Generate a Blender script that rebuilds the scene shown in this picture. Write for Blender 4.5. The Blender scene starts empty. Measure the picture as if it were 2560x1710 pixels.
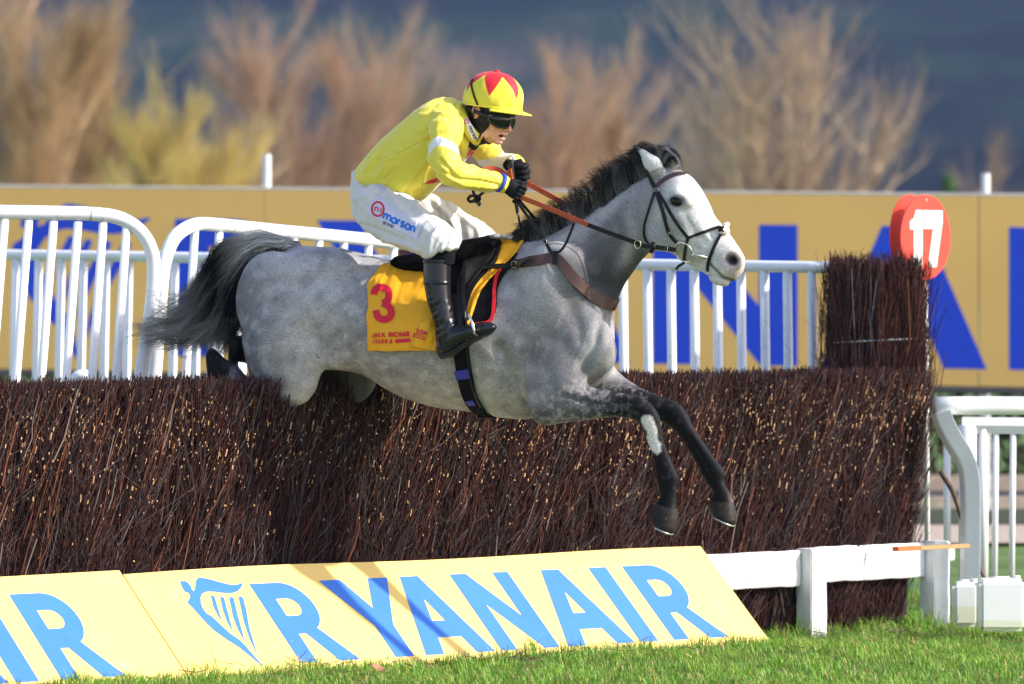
import bpy, bmesh, math, random, time
import numpy as np
from mathutils import Vector, Matrix, noise
from mathutils.bvhtree import BVHTree
from mathutils.geometry import tessellate_polygon

# ---------------------------------------------------------------- camera, sky, sun, exposure
SC = bpy.context.scene
COL = SC.collection
R = math.radians
FPX, CX, HY = 13000.0, 1280.0, 740.0          # focal length in photo pixels, image centre, horizon row
CAM = Vector((0.0, -24.3, 1.70))
cd = bpy.data.cameras.new('camera')
cam = bpy.data.objects.new('camera', cd); COL.objects.link(cam)
cam.location = CAM; cam.rotation_euler = (R(90), 0, 0)
cd.sensor_width = 36.0; cd.lens = FPX * 36.0 / 2560.0
cd.shift_y = -(855.0 - HY) / 2560.0
cd.clip_start = 0.5; cd.clip_end = 9000.0
cd.dof.use_dof = True; cd.dof.focus_distance = 24.15; cd.dof.aperture_fstop = 2.8
SC.camera = cam
SUN_AZ, SUN_EL = R(-15), R(34)                 # azimuth measured from +x towards +y
to_sun = Vector((math.cos(SUN_AZ) * math.cos(SUN_EL), math.sin(SUN_AZ) * math.cos(SUN_EL), math.sin(SUN_EL)))
w = bpy.data.worlds.new('World'); SC.world = w; w.use_nodes = True
nt = w.node_tree; bg = nt.nodes['Background']
sky = nt.nodes.new('ShaderNodeTexSky'); sky.sky_type = 'NISHITA'; sky.sun_disc = False
sky.sun_elevation = SUN_EL; sky.sun_rotation = math.atan2(to_sun.x, to_sun.y); sky.altitude = 80
sky.dust_density = 1.2
sky.ozone_density = 2.2
tint = nt.nodes.new('ShaderNodeMix'); tint.data_type = 'RGBA'; tint.blend_type = 'MULTIPLY'; tint.inputs[0].default_value = 1.0; tint.inputs[7].default_value = (1.12, .965, .92, 1)  # white balance of the whole sky
nt.links.new(sky.outputs[0], tint.inputs[6]); nt.links.new(tint.outputs[2], bg.inputs[0]); bg.inputs[1].default_value = 0.15
sl = bpy.data.lights.new('sun', 'SUN'); sl.energy = 3.3; sl.angle = R(1.2); sl.color = (1.0, 0.945, 0.86)
sun = bpy.data.objects.new('sun', sl); COL.objects.link(sun); sun.location = (8, -12, 12)
sun.rotation_euler = (-to_sun).to_track_quat('-Z', 'Y').to_euler()
SC.view_settings.view_transform = 'Standard'; SC.view_settings.look = 'None'
SC.view_settings.exposure = 1.02; SC.view_settings.gamma = 1.0; SC.view_settings.use_curve_mapping = False
SC.render.engine = 'CYCLES'
SC.cycles.use_denoising = True
SC.cycles.max_bounces = 6; SC.cycles.diffuse_bounces = 3; SC.cycles.glossy_bounces = 3
SC.cycles.transmission_bounces = 4; SC.cycles.transparent_max_bounces = 6; SC.cycles.volume_bounces = 0
SC.cycles.sample_clamp_indirect = 4.0
rng = np.random.default_rng(17); random.seed(17)

# ---------------------------------------------------------------- helpers
def ray(px, py):
    return Vector(((px - CX) / FPX, 1.0, (HY - py) / FPX))
def at(px, py, d):                              # photo pixel at distance d from the lens -> world point
    return CAM + ray(px, py) * d
def on_plane(px, py, p0, n):
    r = ray(px, py); return CAM + r * ((Vector(p0) - CAM).dot(n) / r.dot(n))
def on_ground(px, py, z=0.0):
    return on_plane(px, py, (0, 0, z), Vector((0, 0, 1)))
def proj(co):                                   # world points (n,3) -> photo pixels
    co = np.asarray(co); d = co[:, 1] - CAM.y
    return CX + co[:, 0] / d * FPX, HY - (co[:, 2] - CAM.z) / d * FPX
def unproj(p):
    x, y = proj(np.array([p])); return float(x[0]), float(y[0])

def tag(o, label=None, cat=None, group=None, kind=None):
    if label: o['label'] = label
    if cat: o['category'] = cat
    if group: o['group'] = group
    if kind: o['kind'] = kind
    return o
def thing(name, label, cat, loc=(0, 0, 0), group=None):
    o = bpy.data.objects.new(name, None); COL.objects.link(o)
    o.location = loc; o.empty_display_size = 0.1
    return tag(o, label, cat, group)
def link(name, me, parent=None):
    o = bpy.data.objects.new(name, me); COL.objects.link(o)
    if parent is not None: set_parent(o, parent)
    return o
def world_loc(o):
    v = Vector((0, 0, 0))
    while o is not None:
        v += o.location; o = o.parent
    return v
def set_parent(o, parent):                      # all geometry is written in world space
    o.parent = parent
    base = parent
    m = Vector((0, 0, 0))
    if parent.type == 'EMPTY': m = parent.location
    o.matrix_parent_inverse = Matrix.Translation(-m)
def mesh(name, V, F, mat=None, parent=None, smooth=False, col=None, auto=None):
    V = np.asarray(V, dtype=np.float32).reshape(-1, 3)
    me = bpy.data.meshes.new(name)
    if isinstance(F, np.ndarray):
        k = F.shape[1]; n = len(F)
        me.vertices.add(len(V)); me.vertices.foreach_set('co', V.ravel())
        me.loops.add(n * k); me.loops.foreach_set('vertex_index', F.astype(np.int32).ravel())
        me.polygons.add(n)
        me.polygons.foreach_set('loop_start', np.arange(0, n * k, k, dtype=np.int32))
        me.update(calc_edges=True)
    else:
        me.from_pydata([tuple(map(float, v)) for v in V], [], [tuple(int(i) for i in f) for f in F])
    me.validate(clean_customdata=False)
    if smooth: me.polygons.foreach_set('use_smooth', np.ones(len(me.polygons), dtype=bool))
    if col is not None: set_col(me, col)
    if mat is not None:
        for m in (mat if isinstance(mat, (list, tuple)) else [mat]): me.materials.append(m)
    o = link(name, me, parent)
    if auto: smooth_by_angle(o, auto)
    return o
def set_col(me, col):
    col = np.asarray(col, dtype=np.float32)
    if col.shape[1] == 3: col = np.hstack([col, np.ones((len(col), 1), np.float32)])
    a = me.color_attributes.new('Col', 'FLOAT_COLOR', 'POINT')
    a.data.foreach_set('color', col.ravel())
def smooth_by_angle(o, ang):
    me = o.data
    bm = bmesh.new(); bm.from_mesh(me)
    for f in bm.faces: f.smooth = True
    for e in bm.edges:
        if len(e.link_faces) == 2 and e.calc_face_angle(0) > R(ang): e.smooth = False
    bm.to_mesh(me); bm.free()

class MB:                                       # collects shapes, builds ONE mesh object
    def __init__(s): s.V = []; s.F = []
    def add(s, V, F):
        b = len(s.V); s.V.extend([tuple(v) for v in V]); s.F.extend([tuple(i + b for i in f) for f in F]); return s
    def loft(s, rings, cap=True, closed=True):
        n = len(rings[0]); V = [tuple(p) for r in rings for p in r]; F = []
        m = n if closed else n - 1
        for i in range(len(rings) - 1):
            for j in range(m):
                k = (j + 1) % n
                F.append((i * n + j, i * n + k, (i + 1) * n + k, (i + 1) * n + j))
        if cap:
            F.append(tuple(reversed(range(n)))); b = (len(rings) - 1) * n; F.append(tuple(range(b, b + n)))
        return s.add(V, F)
    def tube(s, pts, rad, sides=8, cap=True, flat=None, up=None):
        pts = [Vector(p) for p in pts]
        rad = rad if isinstance(rad, (list, tuple)) else [rad] * len(pts)
        rings = []; ref = Vector(up) if up is not None else None
        for i, p in enumerate(pts):
            t = (pts[min(i + 1, len(pts) - 1)] - pts[max(i - 1, 0)]).normalized()
            if ref is None:
                ref = Vector((0, 0, 1)) if abs(t.z) < .9 else Vector((1, 0, 0))
            a = (ref - t * ref.dot(t)).normalized(); b = t.cross(a)
            if up is None: ref = a
            r = rad[i]; ra, rb = (r, r) if flat is None else (r * flat[0], r * flat[1])
            rings.append([p + a * math.cos(q) * ra + b * math.sin(q) * rb for q in [2 * math.pi * j / sides for j in range(sides)]])
        return s.loft(rings, cap)
    def box(s, c, ax, ay, az, hx, hy, hz):
        c = Vector(c); ax, ay, az = Vector(ax), Vector(ay), Vector(az)
        V = [c + ax * (hx * i) + ay * (hy * j) + az * (hz * k) for i in (-1, 1) for j in (-1, 1) for k in (-1, 1)]
        return s.add(V, [(0, 1, 3, 2), (4, 6, 7, 5), (0, 4, 5, 1), (2, 3, 7, 6), (0, 2, 6, 4), (1, 5, 7, 3)])
    def ell(s, c, ax, ay, az, n=20, m=12):
        c = Vector(c); ax, ay, az = Vector(ax), Vector(ay), Vector(az); rings = []
        for i in range(1, m):
            f = math.pi * i / m
            rings.append([c + az * math.cos(f) + (ax * math.cos(q) + ay * math.sin(q)) * math.sin(f) for q in [2 * math.pi * j / n for j in range(n)]])
        return s.loft(rings)
    def build(s, name, mat=None, parent=None, smooth=False, auto=None, col=None):
        return mesh(name, s.V, s.F, mat, parent, smooth, col, auto)
    def bevelled(s, name, mat, parent, width=.004, seg=2, auto=30):
        me = bpy.data.meshes.new(name); bm = bmesh.new()
        vs = [bm.verts.new(v) for v in s.V]
        for f in s.F:
            try: bm.faces.new([vs[i] for i in f])
            except ValueError: pass
        bmesh.ops.recalc_face_normals(bm, faces=bm.faces)
        bmesh.ops.bevel(bm, geom=list(bm.edges), offset=width, segments=seg, affect='EDGES', clamp_overlap=True)
        bm.to_mesh(me); bm.free(); me.materials.append(mat)
        o = link(name, me, parent); smooth_by_angle(o, auto); return o

def spline(pts, n):                             # Catmull-Rom through points (any dimension), n samples
    P = np.array([list(p) for p in pts], dtype=float); k = len(P)
    P = np.vstack([2 * P[0] - P[1], P, 2 * P[-1] - P[-2]])
    out = []
    for q in np.linspace(0, k - 1, n):
        i = min(int(q), k - 2); t = q - i
        a, b, c, d = P[i], P[i + 1], P[i + 2], P[i + 3]
        out.append(.5 * (2 * b + (c - a) * t + (2 * a - 5 * b + 4 * c - d) * t * t + (3 * b - a - 3 * c + d) * t ** 3))
    return np.array(out)

def voxel(mb, size, smooth_it=6, fac=.5):       # union of overlapping closed shapes -> one continuous skin
    me = bpy.data.meshes.new('tmp'); me.from_pydata(mb.V, [], mb.F)
    bm = bmesh.new(); bm.from_mesh(me); bmesh.ops.recalc_face_normals(bm, faces=bm.faces); bm.to_mesh(me); bm.free()
    o = bpy.data.objects.new('tmp', me); COL.objects.link(o)
    m = o.modifiers.new('r', 'REMESH'); m.mode = 'VOXEL'; m.voxel_size = size; m.use_smooth_shade = True
    if smooth_it:
        q = o.modifiers.new('s', 'SMOOTH'); q.factor = fac; q.iterations = smooth_it
    dg = bpy.context.evaluated_depsgraph_get()
    out = bpy.data.meshes.new_from_object(o.evaluated_get(dg))
    bpy.data.objects.remove(o); bpy.data.meshes.remove(me)
    return out
def get_co(me):
    a = np.empty(len(me.vertices) * 3, np.float32); me.vertices.foreach_get('co', a); return a.reshape(-1, 3).astype(float)
def get_no(me):
    a = np.empty(len(me.vertices) * 3, np.float32); me.vertices.foreach_get('normal', a); return a.reshape(-1, 3).astype(float)
def set_co(me, co):
    me.vertices.foreach_set('co', np.asarray(co, np.float32).ravel()); me.update()
def bvh_of(me):
    return BVHTree.FromPolygons([v.co.copy() for v in me.vertices], [tuple(p.vertices) for p in me.polygons])

def rings_many(P, rad, sides=3):                # many thin strands at once: P (n,k,3), rad (n,k) -> V,F arrays
    n, k, _ = P.shape
    T = np.gradient(P, axis=1); T /= np.linalg.norm(T, axis=2, keepdims=True) + 1e-9
    ref = np.zeros_like(T); ref[..., 1] = 1.0
    m = np.abs(T[..., 1]) > .9; ref[m] = (1, 0, 0)
    A = np.cross(T, ref); A /= np.linalg.norm(A, axis=2, keepdims=True) + 1e-9
    B = np.cross(T, A)
    ang = np.arange(sides) * 2 * np.pi / sides
    V = P[:, :, None, :] + rad[:, :, None, None] * (A[:, :, None, :] * np.cos(ang)[None, None, :, None] + B[:, :, None, :] * np.sin(ang)[None, None, :, None])
    base = (np.arange(n) * k * sides)[:, None, None]
    i = (np.arange(k - 1) * sides)[None, :, None]; j = np.arange(sides)[None, None, :]; j2 = (j + 1) % sides
    F = np.stack([base + i + j, base + i + j2, base + i + sides + j2, base + i + sides + j], -1).reshape(-1, 4)
    return V.reshape(-1, 3), F
def per_vertex(c, k, sides):                    # (n,3) strand colours -> vertex colours
    return np.repeat(c, k * sides, axis=0)

# ---------------------------------------------------------------- materials
def new_mat(name):
    m = bpy.data.materials.new(name); m.use_nodes = True
    return m, m.node_tree.nodes, m.node_tree.links, m.node_tree.nodes['Principled BSDF']
def mat(name, c, rough=.6, var=.12, scale=8., bump=0., bscale=60., metal=0., spec=.4, sheen=0., coat=0., detail=4., dirt=None, trans=0., sub=0., stretch=None):
    m, N, L, b = new_mat(name)
    tc = N.new('ShaderNodeTexCoord')
    src = tc.outputs['Object']
    if stretch:
        mp = N.new('ShaderNodeMapping'); mp.inputs['Scale'].default_value = stretch; L.new(src, mp.inputs[0]); src = mp.outputs[0]
    n = N.new('ShaderNodeTexNoise'); n.inputs['Scale'].default_value = scale; n.inputs['Detail'].default_value = detail
    L.new(src, n.inputs['Vector'])
    r = N.new('ShaderNodeValToRGB')
    e = r.color_ramp.elements
    e[0].position, e[1].position = .3, .7
    e[0].color = (*[max(0, v * (1 - var)) for v in c], 1); e[1].color = (*[min(1, v * (1 + var)) for v in c], 1)
    L.new(n.outputs[0], r.inputs[0]); out = r.outputs[0]
    for dl in ([] if not dirt else dirt if isinstance(dirt, list) else [dirt]):   # (colour, scale, threshold[, stretch])
        n2 = N.new('ShaderNodeTexNoise'); n2.inputs['Scale'].default_value = dl[1]; n2.inputs['Detail'].default_value = 8
        n2.inputs['Roughness'].default_value = .7
        s2 = tc.outputs['Object']
        if len(dl) > 3:
            m2 = N.new('ShaderNodeMapping'); m2.inputs['Scale'].default_value = dl[3]; m2.inputs['Rotation'].default_value = (.3, .2, R(42)); L.new(s2, m2.inputs[0]); s2 = m2.outputs[0]
        L.new(s2, n2.inputs['Vector'])
        r2 = N.new('ShaderNodeValToRGB'); r2.color_ramp.elements[0].position = dl[2]; r2.color_ramp.elements[1].position = dl[2] + .1
        L.new(n2.outputs[0], r2.inputs[0])
        mx = N.new('ShaderNodeMix'); mx.data_type = 'RGBA'; L.new(r2.outputs[0], mx.inputs[0]); L.new(out, mx.inputs[6])
        mx.inputs[7].default_value = (*dl[0], 1); out = mx.outputs[2]
    L.new(out, b.inputs['Base Color'])
    b.inputs['Roughness'].default_value = rough; b.inputs['Metallic'].default_value = metal
    b.inputs['Specular IOR Level'].default_value = spec
    if sheen: b.inputs['Sheen Weight'].default_value = sheen; b.inputs['Sheen Roughness'].default_value = .5
    if coat: b.inputs['Coat Weight'].default_value = coat; b.inputs['Coat Roughness'].default_value = .15
    if trans: b.inputs['Transmission Weight'].default_value = trans
    if sub: b.inputs['Subsurface Weight'].default_value = sub; b.inputs['Subsurface Radius'].default_value = (.01, .004, .002)
    if bump:
        nb = N.new('ShaderNodeTexNoise'); nb.inputs['Scale'].default_value = bscale; nb.inputs['Detail'].default_value = 5
        L.new(src, nb.inputs['Vector'])
        bp = N.new('ShaderNodeBump'); bp.inputs['Strength'].default_value = min(1, bump); bp.inputs['Distance'].default_value = .01
        L.new(nb.outputs[0], bp.inputs['Height']); L.new(bp.outputs[0], b.inputs['Normal'])
    return m
def mat_attr(name, rough=.7, spec=.3, fleck=0., fscale=300., bump=0., bscale=200., sheen=0., trans=0., fcol=(.05, .05, .055), stretch=None):
    m, N, L, b = new_mat(name)
    a = N.new('ShaderNodeAttribute'); a.attribute_name = 'Col'
    tc = N.new('ShaderNodeTexCoord'); out = a.outputs['Color']; src = tc.outputs['Object']
    if stretch:
        mp = N.new('ShaderNodeMapping'); mp.inputs['Scale'].default_value = stretch[1]; mp.inputs['Rotation'].default_value = stretch[0]
        L.new(src, mp.inputs[0]); src = mp.outputs[0]
    if fleck:
        n = N.new('ShaderNodeTexNoise'); n.inputs['Scale'].default_value = fscale; n.inputs['Detail'].default_value = 3; n.inputs['Roughness'].default_value = .6
        L.new(src, n.inputs['Vector'])
        r = N.new('ShaderNodeValToRGB'); r.color_ramp.elements[0].position = .38; r.color_ramp.elements[1].position = .66
        g = 1 - fleck
        r.color_ramp.elements[0].color = (g, g, g, 1); r.color_ramp.elements[1].color = (1 + fleck * .5,) * 3 + (1,)
        L.new(n.outputs[0], r.inputs[0])
        mx = N.new('ShaderNodeMix'); mx.data_type = 'RGBA'; mx.blend_type = 'MULTIPLY'; mx.inputs[0].default_value = 1
        L.new(out, mx.inputs[6]); L.new(r.outputs[0], mx.inputs[7]); out = mx.outputs[2]
    L.new(out, b.inputs['Base Color']); b.inputs['Roughness'].default_value = rough; b.inputs['Specular IOR Level'].default_value = spec
    if sheen: b.inputs['Sheen Weight'].default_value = sheen; b.inputs['Sheen Roughness'].default_value = .4
    if bump:
        nb = N.new('ShaderNodeTexNoise'); nb.inputs['Scale'].default_value = bscale; nb.inputs['Detail'].default_value = 4
        L.new(src, nb.inputs['Vector'])
        bp = N.new('ShaderNodeBump'); bp.inputs['Strength'].default_value = bump; bp.inputs['Distance'].default_value = .006
        L.new(nb.outputs[0], bp.inputs['Height']); L.new(bp.outputs[0], b.inputs['Normal'])
    return m
# ================================================================ SETTING
UF = Vector((math.cos(R(42)), math.sin(R(42)), 0)); NF = Vector((math.sin(R(42)), -math.cos(R(42)), 0)); UP = Vector((0, 0, 1))
QF = Vector((1.804, 2.65, 0))                    # foot of the brush, front face
def fp(s, n, z): return QF + UF * s + NF * n + UP * z
TOPZ = 1.303

# ---- ground and far hillside
def dip(x, y):                                   # the turf falls a little to the right of the yellow boards
    p = Vector((x, y, 0)) - QF; s = p.dot(UF); n = p.dot(NF)
    f = min(1, max(0, (s + 1.5) / .6)) * min(1, max(0, (n + 1.5) / .6)) * min(1, max(0, (2.2 - s) / .8))
    return -.034 * f * f * (3 - 2 * f)
def ground():
    m, N, L, b = new_mat('turf')
    tc = N.new('ShaderNodeTexCoord')
    n = N.new('ShaderNodeTexNoise'); n.inputs['Scale'].default_value = 1.3; n.inputs['Detail'].default_value = 8
    L.new(tc.outputs['Object'], n.inputs['Vector'])
    r = N.new('ShaderNodeValToRGB'); r.color_ramp.elements[0].color = (.05, .1, .012, 1); r.color_ramp.elements[1].color = (.11, .2, .03, 1)
    r.color_ramp.elements[0].position = .35; r.color_ramp.elements[1].position = .68
    L.new(n.outputs[0], r.inputs[0]); L.new(r.outputs[0], b.inputs['Base Color']); b.inputs['Roughness'].default_value = .9
    xs = np.concatenate([[-940, -400, -60], np.linspace(-8, 8, 60), [60, 400, 940]])
    ys = np.concatenate([[-60, -10], np.linspace(-3, 13, 60), [30, 60, 150, 700, 2640]])
    V = []; 
    for y in ys:
        for x in xs:
            z = 0.
            if abs(x) < 8 and -3 <= y <= 13: z = .022 * noise.noise(Vector((x * .9, y * .9, 3))) + .01 * noise.noise(Vector((x * 3, y * 3, 1))) - .012
            V.append((x, y, z + dip(x, y)))
    nx = len(xs); F = [(j * nx + i, j * nx + i + 1, (j + 1) * nx + i + 1, (j + 1) * nx + i) for j in range(len(ys) - 1) for i in range(nx - 1)]
    tag(mesh('ground', V, F, m, smooth=True), 'green turf of the racecourse under the fence', 'grass', kind='structure')
ground()
def hillside():
    m, N, L, b = new_mat('winter_woodland')
    tc = N.new('ShaderNodeTexCoord')
    mp = N.new('ShaderNodeMapping'); mp.inputs['Scale'].default_value = (.009, .003, .022); L.new(tc.outputs['Object'], mp.inputs[0])
    n = N.new('ShaderNodeTexNoise'); n.inputs['Scale'].default_value = 1.; n.inputs['Detail'].default_value = 9; n.inputs['Roughness'].default_value = .62
    L.new(mp.outputs[0], n.inputs['Vector'])
    r = N.new('ShaderNodeValToRGB'); e = r.color_ramp.elements
    e[0].position = .36; e[0].color = (.005, .007, .010, 1); e[1].position = .74; e[1].color = (.13, .09, .07, 1)
    for p, c in ((.5, (.014, .018, .020)), (.57, (.020, .036, .022)), (.63, (.055, .050, .045))):
        q = e.new(p); q.color = (*c, 1)
    L.new(n.outputs[0], r.inputs[0]); L.new(r.outputs[0], b.inputs['Base Color']); b.inputs['Roughness'].default_value = 1; b.inputs['Specular IOR Level'].default_value = 0
    V = []; nx, ny = 90, 50
    for j in range(ny):
        f = j / (ny - 1); y = 700 + 1900 * f
        for i in range(nx):
            x = -900 + 1800 * i / (nx - 1)
            z = -2 + 330 * f ** 1.25 + 18 * noise.noise(Vector((x * .004, y * .004, 0))) * min(1, f * 4) + 6 * noise.noise(Vector((x * .015, y * .015, 5))) * min(1, f * 4)
            V.append((x, y, z))
    F = [(j * nx + i, j * nx + i + 1, (j + 1) * nx + i + 1, (j + 1) * nx + i) for j in range(ny - 1) for i in range(nx - 1)]
    tag(mesh('hillside', V, F, m, smooth=True), 'dark blue wooded hillside far behind the trees', 'hill', kind='structure')
hillside()

def haze():
    m = bpy.data.materials.new('air'); m.use_nodes = True; N = m.node_tree.nodes; N.remove(N['Principled BSDF'])
    v = N.new('ShaderNodeVolumePrincipled'); v.inputs['Color'].default_value = (.36, .55, 1.0, 1); v.inputs['Density'].default_value = .00010; v.inputs['Anisotropy'].default_value = 0.
    m.node_tree.links.new(v.outputs[0], N['Material Output'].inputs['Volume'])
    mb = MB(); mb.box((0, 1290, 195), (1, 0, 0), (0, 1, 0), (0, 0, 1), 960, 1370, 200)
    tag(mb.build('haze', m), 'thin blue haze over the whole course', 'haze', kind='stuff')
haze()

# ---- bare winter trees beyond the hoarding
def bare_tree(name, label, px, d, top, halfw, col, seed, stems=7, twigs=2600, low=.25, fan=1.0, tw=.012, cat='tree', up=.6, tl=(.5, 1.25)):
    g = np.random.default_rng(seed); twigs = int(twigs * 1.3); tw *= .62
    H = 1.7 + (HY - top) * d / FPX; HW = halfw * d / FPX
    base = np.array([(px - CX) / FPX * d, d + CAM.y, 0.])
    t = thing(name, label, cat, base, 'bare winter trees beyond the hoarding')
    P = []; Rd = []; tips = []
    for k in range(stems):
        a = 2 * math.pi * k / stems + g.uniform(-.4, .4); sp = fan * HW * g.uniform(.25, 1.0); hh = H * g.uniform(.72, 1.0) * (1 - .25 * (sp / HW) ** 2)
        end = base + np.array([math.cos(a) * sp, math.sin(a) * sp * .7, hh])
        q = np.linspace(0, 1, 9)[:, None]
        path = base + (end - base) * np.hstack([q ** 1.15, q ** 1.15, q ** .92]) + np.cumsum(g.normal(0, HW * .018, (9, 3)), 0)
        path[0] = base + np.array([math.cos(a), math.sin(a), 0]) * .12
        P.append(path); Rd.append(np.linspace(.075, .012, 9)); tips.append(path)
        for b in range(7):                       # limbs
            i = g.integers(2, 8); o = path[i]; a2 = g.uniform(0, 2 * math.pi); ln = H * g.uniform(.12, .3)
            dirv = np.array([math.cos(a2) * .6, math.sin(a2) * .6, g.uniform(.5, 1.1)]); dirv /= np.linalg.norm(dirv)
            br = o + dirv * np.linspace(0, ln, 9)[:, None] + np.cumsum(g.normal(0, .03, (9, 3)), 0)
            P.append(br); Rd.append(np.linspace(.028, .007, 9)); tips.append(br)
    V, F = rings_many(np.array(P), np.array(Rd), 5)
    mt = mat(name + '_bark', col, .9, .25, 2.0)
    mesh('trunk', V, F, mt, t, True)
    T = np.array(tips); k = len(T); idx = g.integers(0, k, twigs); fr = g.integers(2, 9, twigs)
    o = T[idx, fr] + g.normal(0, .08, (twigs, 3))
    keep = o[:, 2] > H * low; o = o[keep]; n = len(o)
    tg = (T[idx, fr] - T[idx, fr - 2])[keep]; tg /= np.linalg.norm(tg, axis=1, keepdims=True) + 1e-6
    dv = tg * .7 + g.normal(0, .36, (n, 3)); dv[:, 2] = np.abs(dv[:, 2]) + .35 + .25 * up; dv /= np.linalg.norm(dv, axis=1, keepdims=True)
    ln = g.uniform(*tl, n) * H / 9
    q = np.linspace(0, 1, 4)[None, :, None]
    TP = o[:, None, :] + dv[:, None, :] * ln[:, None, None] * q + g.normal(0, .035, (n, 4, 3)) * q
    V, F = rings_many(TP, np.linspace(tw, tw * .45, 4)[None, :] * g.uniform(.6, 1.4, (n, 1)), 3)
    mixw = g.uniform(0, .75, (n, 1)) ** 1.5; alt = np.array([(.56, .41, .28), (.42, .25, .17), (.52, .36, .22)])[g.integers(0, 3, n)]
    c = (np.array(col)[None] * (1 - mixw) + alt * mixw) * g.uniform(.55, 1.35, (n, 1))
    mesh('crown', V, F, M_TWIG, t, False, per_vertex(c, 4, 3))
    return t
M_TWIG = mat_attr('twig_bark', .85, .2)
TAN = (.60, .41, .22); PINK = (.60, .39, .26); YEL = (.78, .62, .18); PALE = (.52, .38, .26)
bare_tree('bare_tree', 'tall tan bare tree at the left edge behind the hoarding', 60, 118, -90, 280, TAN, 3, 13, 5600, .1, 1.0, .013, up=1.1)
bare_tree('bare_tree', 'orange-brown bare tree left of the yellow willow', 215, 128, 60, 110, (.46, .28, .12), 4, 6, 2200, .1, 1.0, .013, up=1.3)
bare_tree('willow_tree', 'low yellow twigged willow left of the slim white post', 425, 104, 215, 165, YEL, 5, 9, 4600, .06, 1.0, .012, up=1.5, tl=(.7, 1.5))
bare_tree('bare_tree', 'broad pinkish domed bare tree behind the slim white post', 765, 140, 25, 290, PINK, 6, 13, 6400, .08, 1.15, .012)
bare_tree('bare_tree', 'dull brown bare tree just left of the rider', 985, 150, 90, 170, (.52, .39, .27), 7, 8, 3000, .08, 1.0, .012)
bare_tree('bare_tree', 'slim pinkish bare tree right behind the rider\'s helmet', 1370, 138, 110, 110, PINK, 8, 7, 3200, .05, 1.0, .013, up=1.2)
bare_tree('bare_tree', 'slim tan bare tree above the horse\'s mane', 1510, 142, 120, 115, (.58, .41, .27), 9, 7, 3000, .05, 1.0, .013, up=1.2)
bare_tree('bare_tree', 'lower reddish bare tree behind the reins', 1180, 150, 200, 180, (.55, .38, .26), 12, 8, 3200, .05, 1.0, .013)
bare_tree('birch_tree', 'big pale multi-stemmed bare tree above the horse\'s head', 1965, 112, -50, 290, PALE, 10, 26, 2300, .3, 1.1, .011, up=1.2)
bare_tree('bare_tree', 'thin grey bare tree at the foot of the pale multi-stemmed tree', 1840, 120, 90, 160, (.36, .27, .2), 11, 9, 900, .3, 1.0, .01, up=1.2)
bare_tree('bare_tree', 'low brown bare bush between the yellow willow and the pinkish tree', 585, 132, 290, 130, (.50, .37, .25), 31, 8, 2600, .05, 1.0, .013)
bare_tree('bare_tree', 'low tan bare bush at the foot of the orange-brown tree', 300, 136, 250, 140, (.55, .40, .24), 32, 8, 2600, .05, 1.0, .013)
bare_tree('bare_tree', 'low brown bare bush under the slim tan tree', 1610, 150, 290, 130, (.48, .36, .26), 33, 8, 2400, .05, 1.0, .013)
bare_tree('bare_tree', 'low reddish-brown scrub tree at the far right behind the hoarding', 2480, 160, 372, 190, (.42, .29, .22), 34, 10, 2400, .05, 1.0, .012)
def conifer():
    d = 125; base = at(2372, HY, d); base.z = 0
    t = thing('conifer_tree', 'small green conifer behind the hoarding left of a white post', 'tree', base)
    MB().tube([base, base + UP * 4.6], [.1, .02], 6).build('trunk', mat('conifer_bark', (.12, .08, .05), .9), t)
    g = np.random.default_rng(2); n = 1500; H = 4.55
    z = g.uniform(.2, 1, n) ** .8 * H; rr = (1.02 - z / H) * .75 + .05; a = g.uniform(0, 6.283, n)
    o = np.stack([base.x + rr * np.cos(a) * .3, base.y + rr * np.sin(a) * .3, z], -1)
    dv = np.stack([np.cos(a), np.sin(a), np.full(n, .25)], -1) * (rr * .8)[:, None]
    TP = o[:, None] + dv[:, None] * np.linspace(0, 1, 3)[None, :, None] + g.normal(0, .03, (n, 3, 3))
    V, F = rings_many(TP, np.array([[.05, .045, .01]]) * np.ones((n, 1)), 3)
    mesh('crown', V, F, M_TWIG, t, False, per_vertex(np.array([[.07, .16, .035]]) * g.uniform(.6, 1.4, (n, 1)), 3, 3))
conifer()

# ---- printed lettering: flat glyphs, unit height
def arc(cx, cy, rx, ry, a0, a1, n=14):
    return [(cx + rx * math.cos(R(a0 + (a1 - a0) * i / n)), cy + ry * math.sin(R(a0 + (a1 - a0) * i / n))) for i in range(n + 1)]
GL = {
 'R': [[(0, 0), (0, 1)] + arc(.46, .69, .38, .31, 90, -62, 18) + [(1.0, 0), (.66, 0), (.40, .355), (.27, .355), (.27, 0)],
       [(.27, .58)] + [(.27, .8)] + arc(.44, .69, .15, .11, 90, -90, 12)],
 'Y': [[(0, 1), (.32, 1), (.53, .62), (.75, 1), (1.05, 1), (.665, .40), (.665, 0), (.385, 0), (.385, .40)]],
 'A': [[(0, 0), (.43, 1), (.73, 1), (1.16, 0), (.86, 0), (.775, .21), (.385, .21), (.30, 0)], [(.47, .42), (.69, .42), (.58, .71)]],
 'N': [[(0, 0), (0, 1), (.28, 1), (.75, .42), (.75, 1), (1.02, 1), (1.02, 0), (.76, 0), (.27, .60), (.27, 0)]],
 'I': [[(0, 0), (0, 1), (.27, 1), (.27, 0)]],
 '1': [[(.13, 0), (.13, .66), (0, .66), (0, .8), (.13, .86), (.2, 1), (.42, 1), (.42, 0)]],
 '7': [[(0, 1), (.62, 1), (.62, .8), (.42, 0), (.14, 0), (.32, .72), (.26, .67), (0, .67)]],
 '3': [],
}
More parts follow.
